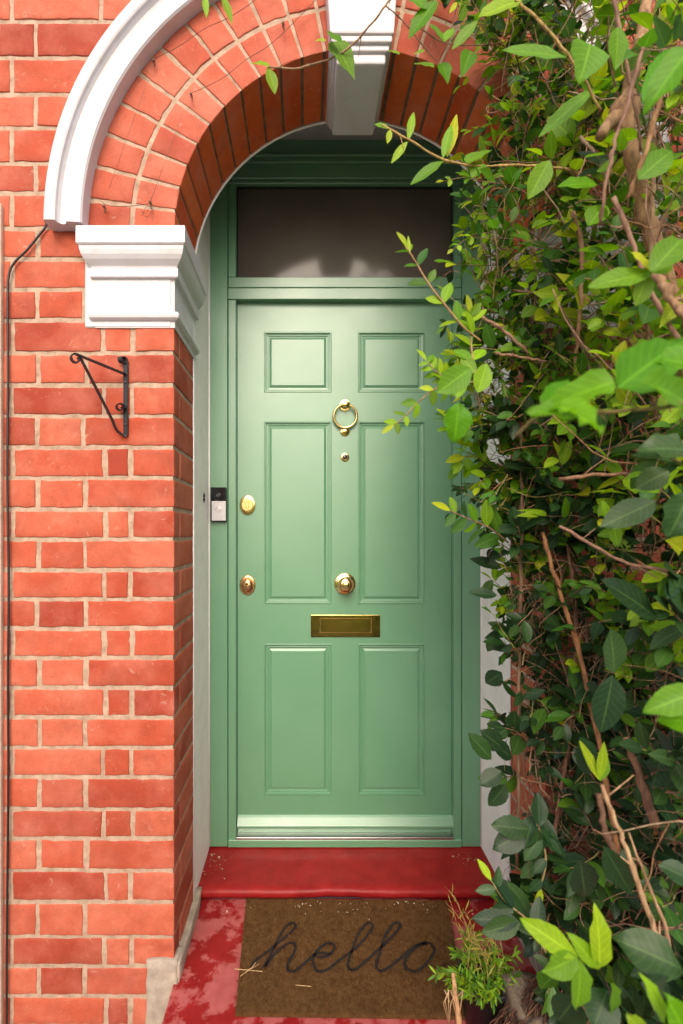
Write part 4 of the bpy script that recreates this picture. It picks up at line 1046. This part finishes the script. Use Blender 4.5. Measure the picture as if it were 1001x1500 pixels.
for (a, b) in (((730, 270), (650, 265)), ((720, 340), (664, 365))):
    sprig(vl, vst, [(a[0], a[1], 1.1), ((a[0]+b[0])/2, (a[1]+b[1])/2-8, 1.08), (b[0], b[1], 1.07)], .001, BRI, .024, 3, rv, .6)
# tendrils at the left edge of the vine
for k in range(26):
    py = rv.uniform(40, 420); px = bnd(py)-rv.uniform(-20, 28); Y = rv.uniform(1.05, 1.2); p = W(px, py, Y); pts = [p]; d = jit3(rv, 1).normalized()
    ax = jit3(rv, 1).normalized()
    for i in range(14):
        d = (Matrix.Rotation(.35, 3, ax)@d+jit3(rv, .1)).normalized(); pts.append(pts[-1]+d*rv.uniform(.004, .008))
    vst.tube(pts, .0006, 4, col=rv.choice([(1.1, .9, .5), PUR, (.9, .9, .4)]), cap=False)
vl.build('foliage', M['leaf_vine'], vine); vst.build('stems', M['bark'], vine)
slf.build('foliage', M['leaf_shrub'], shrub); sst.build('stems', M['bark'], shrub)

# ---------------------------------------------------------------- potted grass plant and dead clump
pc = Vector((.445, 1.20, 0)); pot = empty('potted_plant', tuple(pc), 'black pot of narrow-leaved bright green plants standing right of the doormat', 'potted plant')
m = MB(); vs = []; n_ = 36
pp = [(.045, 0), (.048, .002), (.060, .115), (.065, .116), (.067, .119), (.067, .130), (.065, .132), (.061, .130), (.058, .112)]
for r_, z in pp:
    for k in range(n_): a = 2*math.pi*k/n_; vs.append(pc+Vector((math.cos(a)*r_, math.sin(a)*r_, z)))
m.add(vs, [(i*n_+k, i*n_+(k+1) % n_, (i+1)*n_+(k+1) % n_, (i+1)*n_+k) for i in range(len(pp)-1) for k in range(n_)], 0, True)
m.build('pot', M['terracotta_dark'], pot)
m = MB(); m.add([pc+Vector((math.cos(2*math.pi*k/24)*.059, math.sin(2*math.pi*k/24)*.059, .113+.006*noise.noise((k, 0, 0)))) for k in range(24)], [tuple(range(24))]); m.build('soil', M['soil'], pot)
gb, gs_ = MB(), MB(); rg_ = random.Random(9)
for k in range(62):
    a = rg_.uniform(0, 6.28); rr_ = rg_.random()**.5*.054
    p = pc+Vector((math.cos(a)*rr_, math.sin(a)*rr_, .112)); d = Vector((math.cos(a)*.35-.30, math.sin(a)*.3-.1, rg_.uniform(.4, 1.2)))
    dry = rg_.random() < .38
    ln = rg_.uniform(.03, .09)
    if dry: ln = rg_.uniform(.10, .19); d = Vector((rg_.uniform(-.5, .1), rg_.uniform(-.1, .5), 1.1))
    pts = [p]; cd = d.normalized()
    for i in range(6): cd = (cd+jit3(rg_, .12)+Vector((0, 0, -.08))).normalized(); pts.append(pts[-1]+cd*ln/6)
    gs_.tube(pts, [.0011, .001, .001, .0009, .0008, .0007, .0006], 4, col=(1.2, 1.1, .5) if dry else (.6, 1, .3), cap=False)
    for i in range(1, 7):
        for q_ in range(1 if dry else 3):
            ld = (pts[i]-pts[i-1]).normalized()*.7+jit3(rg_, .55); s = rg_.uniform(.015, .032)
            leaf(gb, pts[i], ld, Vector((0, -.5, 1))+jit3(rg_, .4), s, s*(.13 if dry else .22), vary(rg_, (.36, .32, .06) if dry else rg_.choice(BRI+BRI+MIDG[:2])), .3, .5, 'lance')
gb.build('foliage', M['grass'], pot); gs_.build('stems', M['bark'], pot)
# dead cane leaning at the pot
m = MB(); cp = [W(664, 1425, 1.10), W(666, 1445, 1.09), W(670, 1475, 1.08), W(673, 1505, 1.07), W(672, 1560, 1.06)]
m.tube(cr(cp, 5), [.0042+.003*i/20 for i in range(21)], 8, col=(1.25, .95, .62))
for k in range(9):
    q_ = W(660+rv.uniform(-4, 12), 1500, 1.08); m.tube([q_, q_+Vector((rv.uniform(-.012, .012), rv.uniform(-.01, .01), .045)), q_+Vector((rv.uniform(-.02, .02), 0, .075))], .0011, 4, col=(1.4, 1.2, .9))
tag(m.build('dead_stalk', M['bark']), 'pale tan dead stalk with straw at its foot, by the right corner of the mat', 'dead stalk')
m = MB(); cc = Vector((.545, 1.08, 0))
lump(.47, .66, 1.02, 1.16, -.02, .16, .02, 5, m)
for k in range(1500):
    a = rg_.uniform(0, 6.28); t = rg_.random(); r_ = .03+.10*t
    p = cc+Vector((math.cos(a)*r_*1.1+.02, math.sin(a)*r_, lin(.21, .06, t)+rg_.uniform(-.03, .02)))
    d = Vector((math.cos(a)*.25, math.sin(a)*.25, -1))+jit3(rg_, .25); l_ = rg_.uniform(.03, .07)
    pts = [p, p+d.normalized()*l_*.5+Vector((math.cos(a), math.sin(a), 0))*.006, p+d.normalized()*l_]
    m.tube(pts, [.0012, .0016, .0005], 4, col=rg_.choice([(.42, .26, .22), (.30, .17, .13), (.55, .36, .30), (.24, .14, .11)]), cap=False)
tag(m.build('dead_fern', M['bark']), 'shaggy brown clump of dead hanging fronds at the foot of the shrub', 'dead plant')

# straws, petals and grit
def straw(q, Y, nm, label, col, rad=.0009):
    m = MB()
    for pth in q: m.tube(cr([FP(a, b, z) for a, b, z in pth], 4), rad, 5, col=col)
    o_ = m.build(nm, M['bark']); tag(o_, label, 'straw', 'dry straws on the doormat')
straw([[(344, 1419, .02), (362, 1421, .022), (385, 1423, .02)], [(352, 1430, .02), (365, 1421, .024), (380, 1412, .02)], [(345, 1420, .02), (365, 1420, .02), (375, 1410, .024)]], 0, 'dry_straw', 'crossed dry straws on the left edge of the doormat', (1.7, 1.45, 1.0))
straw([[(433, 1443, .019), (445, 1444, .021), (456, 1445, .019)]], 0, 'dry_straw', 'single pale straw lying on the doormat below the letter e', (1.7, 1.45, 1.0), .0008)
m = MB()
def fleck(px, py, z, s, col):
    Y = (CH-z)*F/(py-VY); p = Vector(((px-VX)/F*Y, Y, z+.002))
    d = Vector((rv.gauss(0, 1), rv.gauss(0, 1), .1)).normalized()
    leaf(m, p-d*s/2, d, Vector((rv.gauss(0, .4), rv.gauss(0, .4), 1)), s, s*.55, col, .5, .5)
for k in range(120):
    t = rv.random()
    if t < .35: px, py, z = 316+rv.gauss(0, 12), 1250+abs(rv.gauss(0, 14)), .052
    elif t < .55: px, py, z = 684+rv.gauss(0, 10), 1249+abs(rv.gauss(0, 10)), .052
    elif t < .75: px, py, z = rv.uniform(310, 720), 1325+abs(rv.gauss(0, 9)), .004
    else: px, py, z = rv.uniform(430, 640), 1320+abs(rv.gauss(0, 10)), .018
    if z == .004 and 350 < px < 665: z = .018
    if z == .052: py = min(py, 1288)
    fleck(px, py, z, rv.uniform(.003, .009), rv.choice([(.50, .38, .28), (.42, .28, .2), (.6, .5, .42), (.25, .12, .07)]))
tag(m.build('leaf_litter', M['grass']), 'dry leaf bits and grit scattered on the step and mat', 'leaf litter', kind='stuff')

blocker_hedge(-4.5, 4.5, -2.9, -2.3, 1.45, 9000, hd)
tag(hd.build('blocker_hedge', M['grass']), 'green hedge added out of view behind the camera to block low sky', 'hedge')
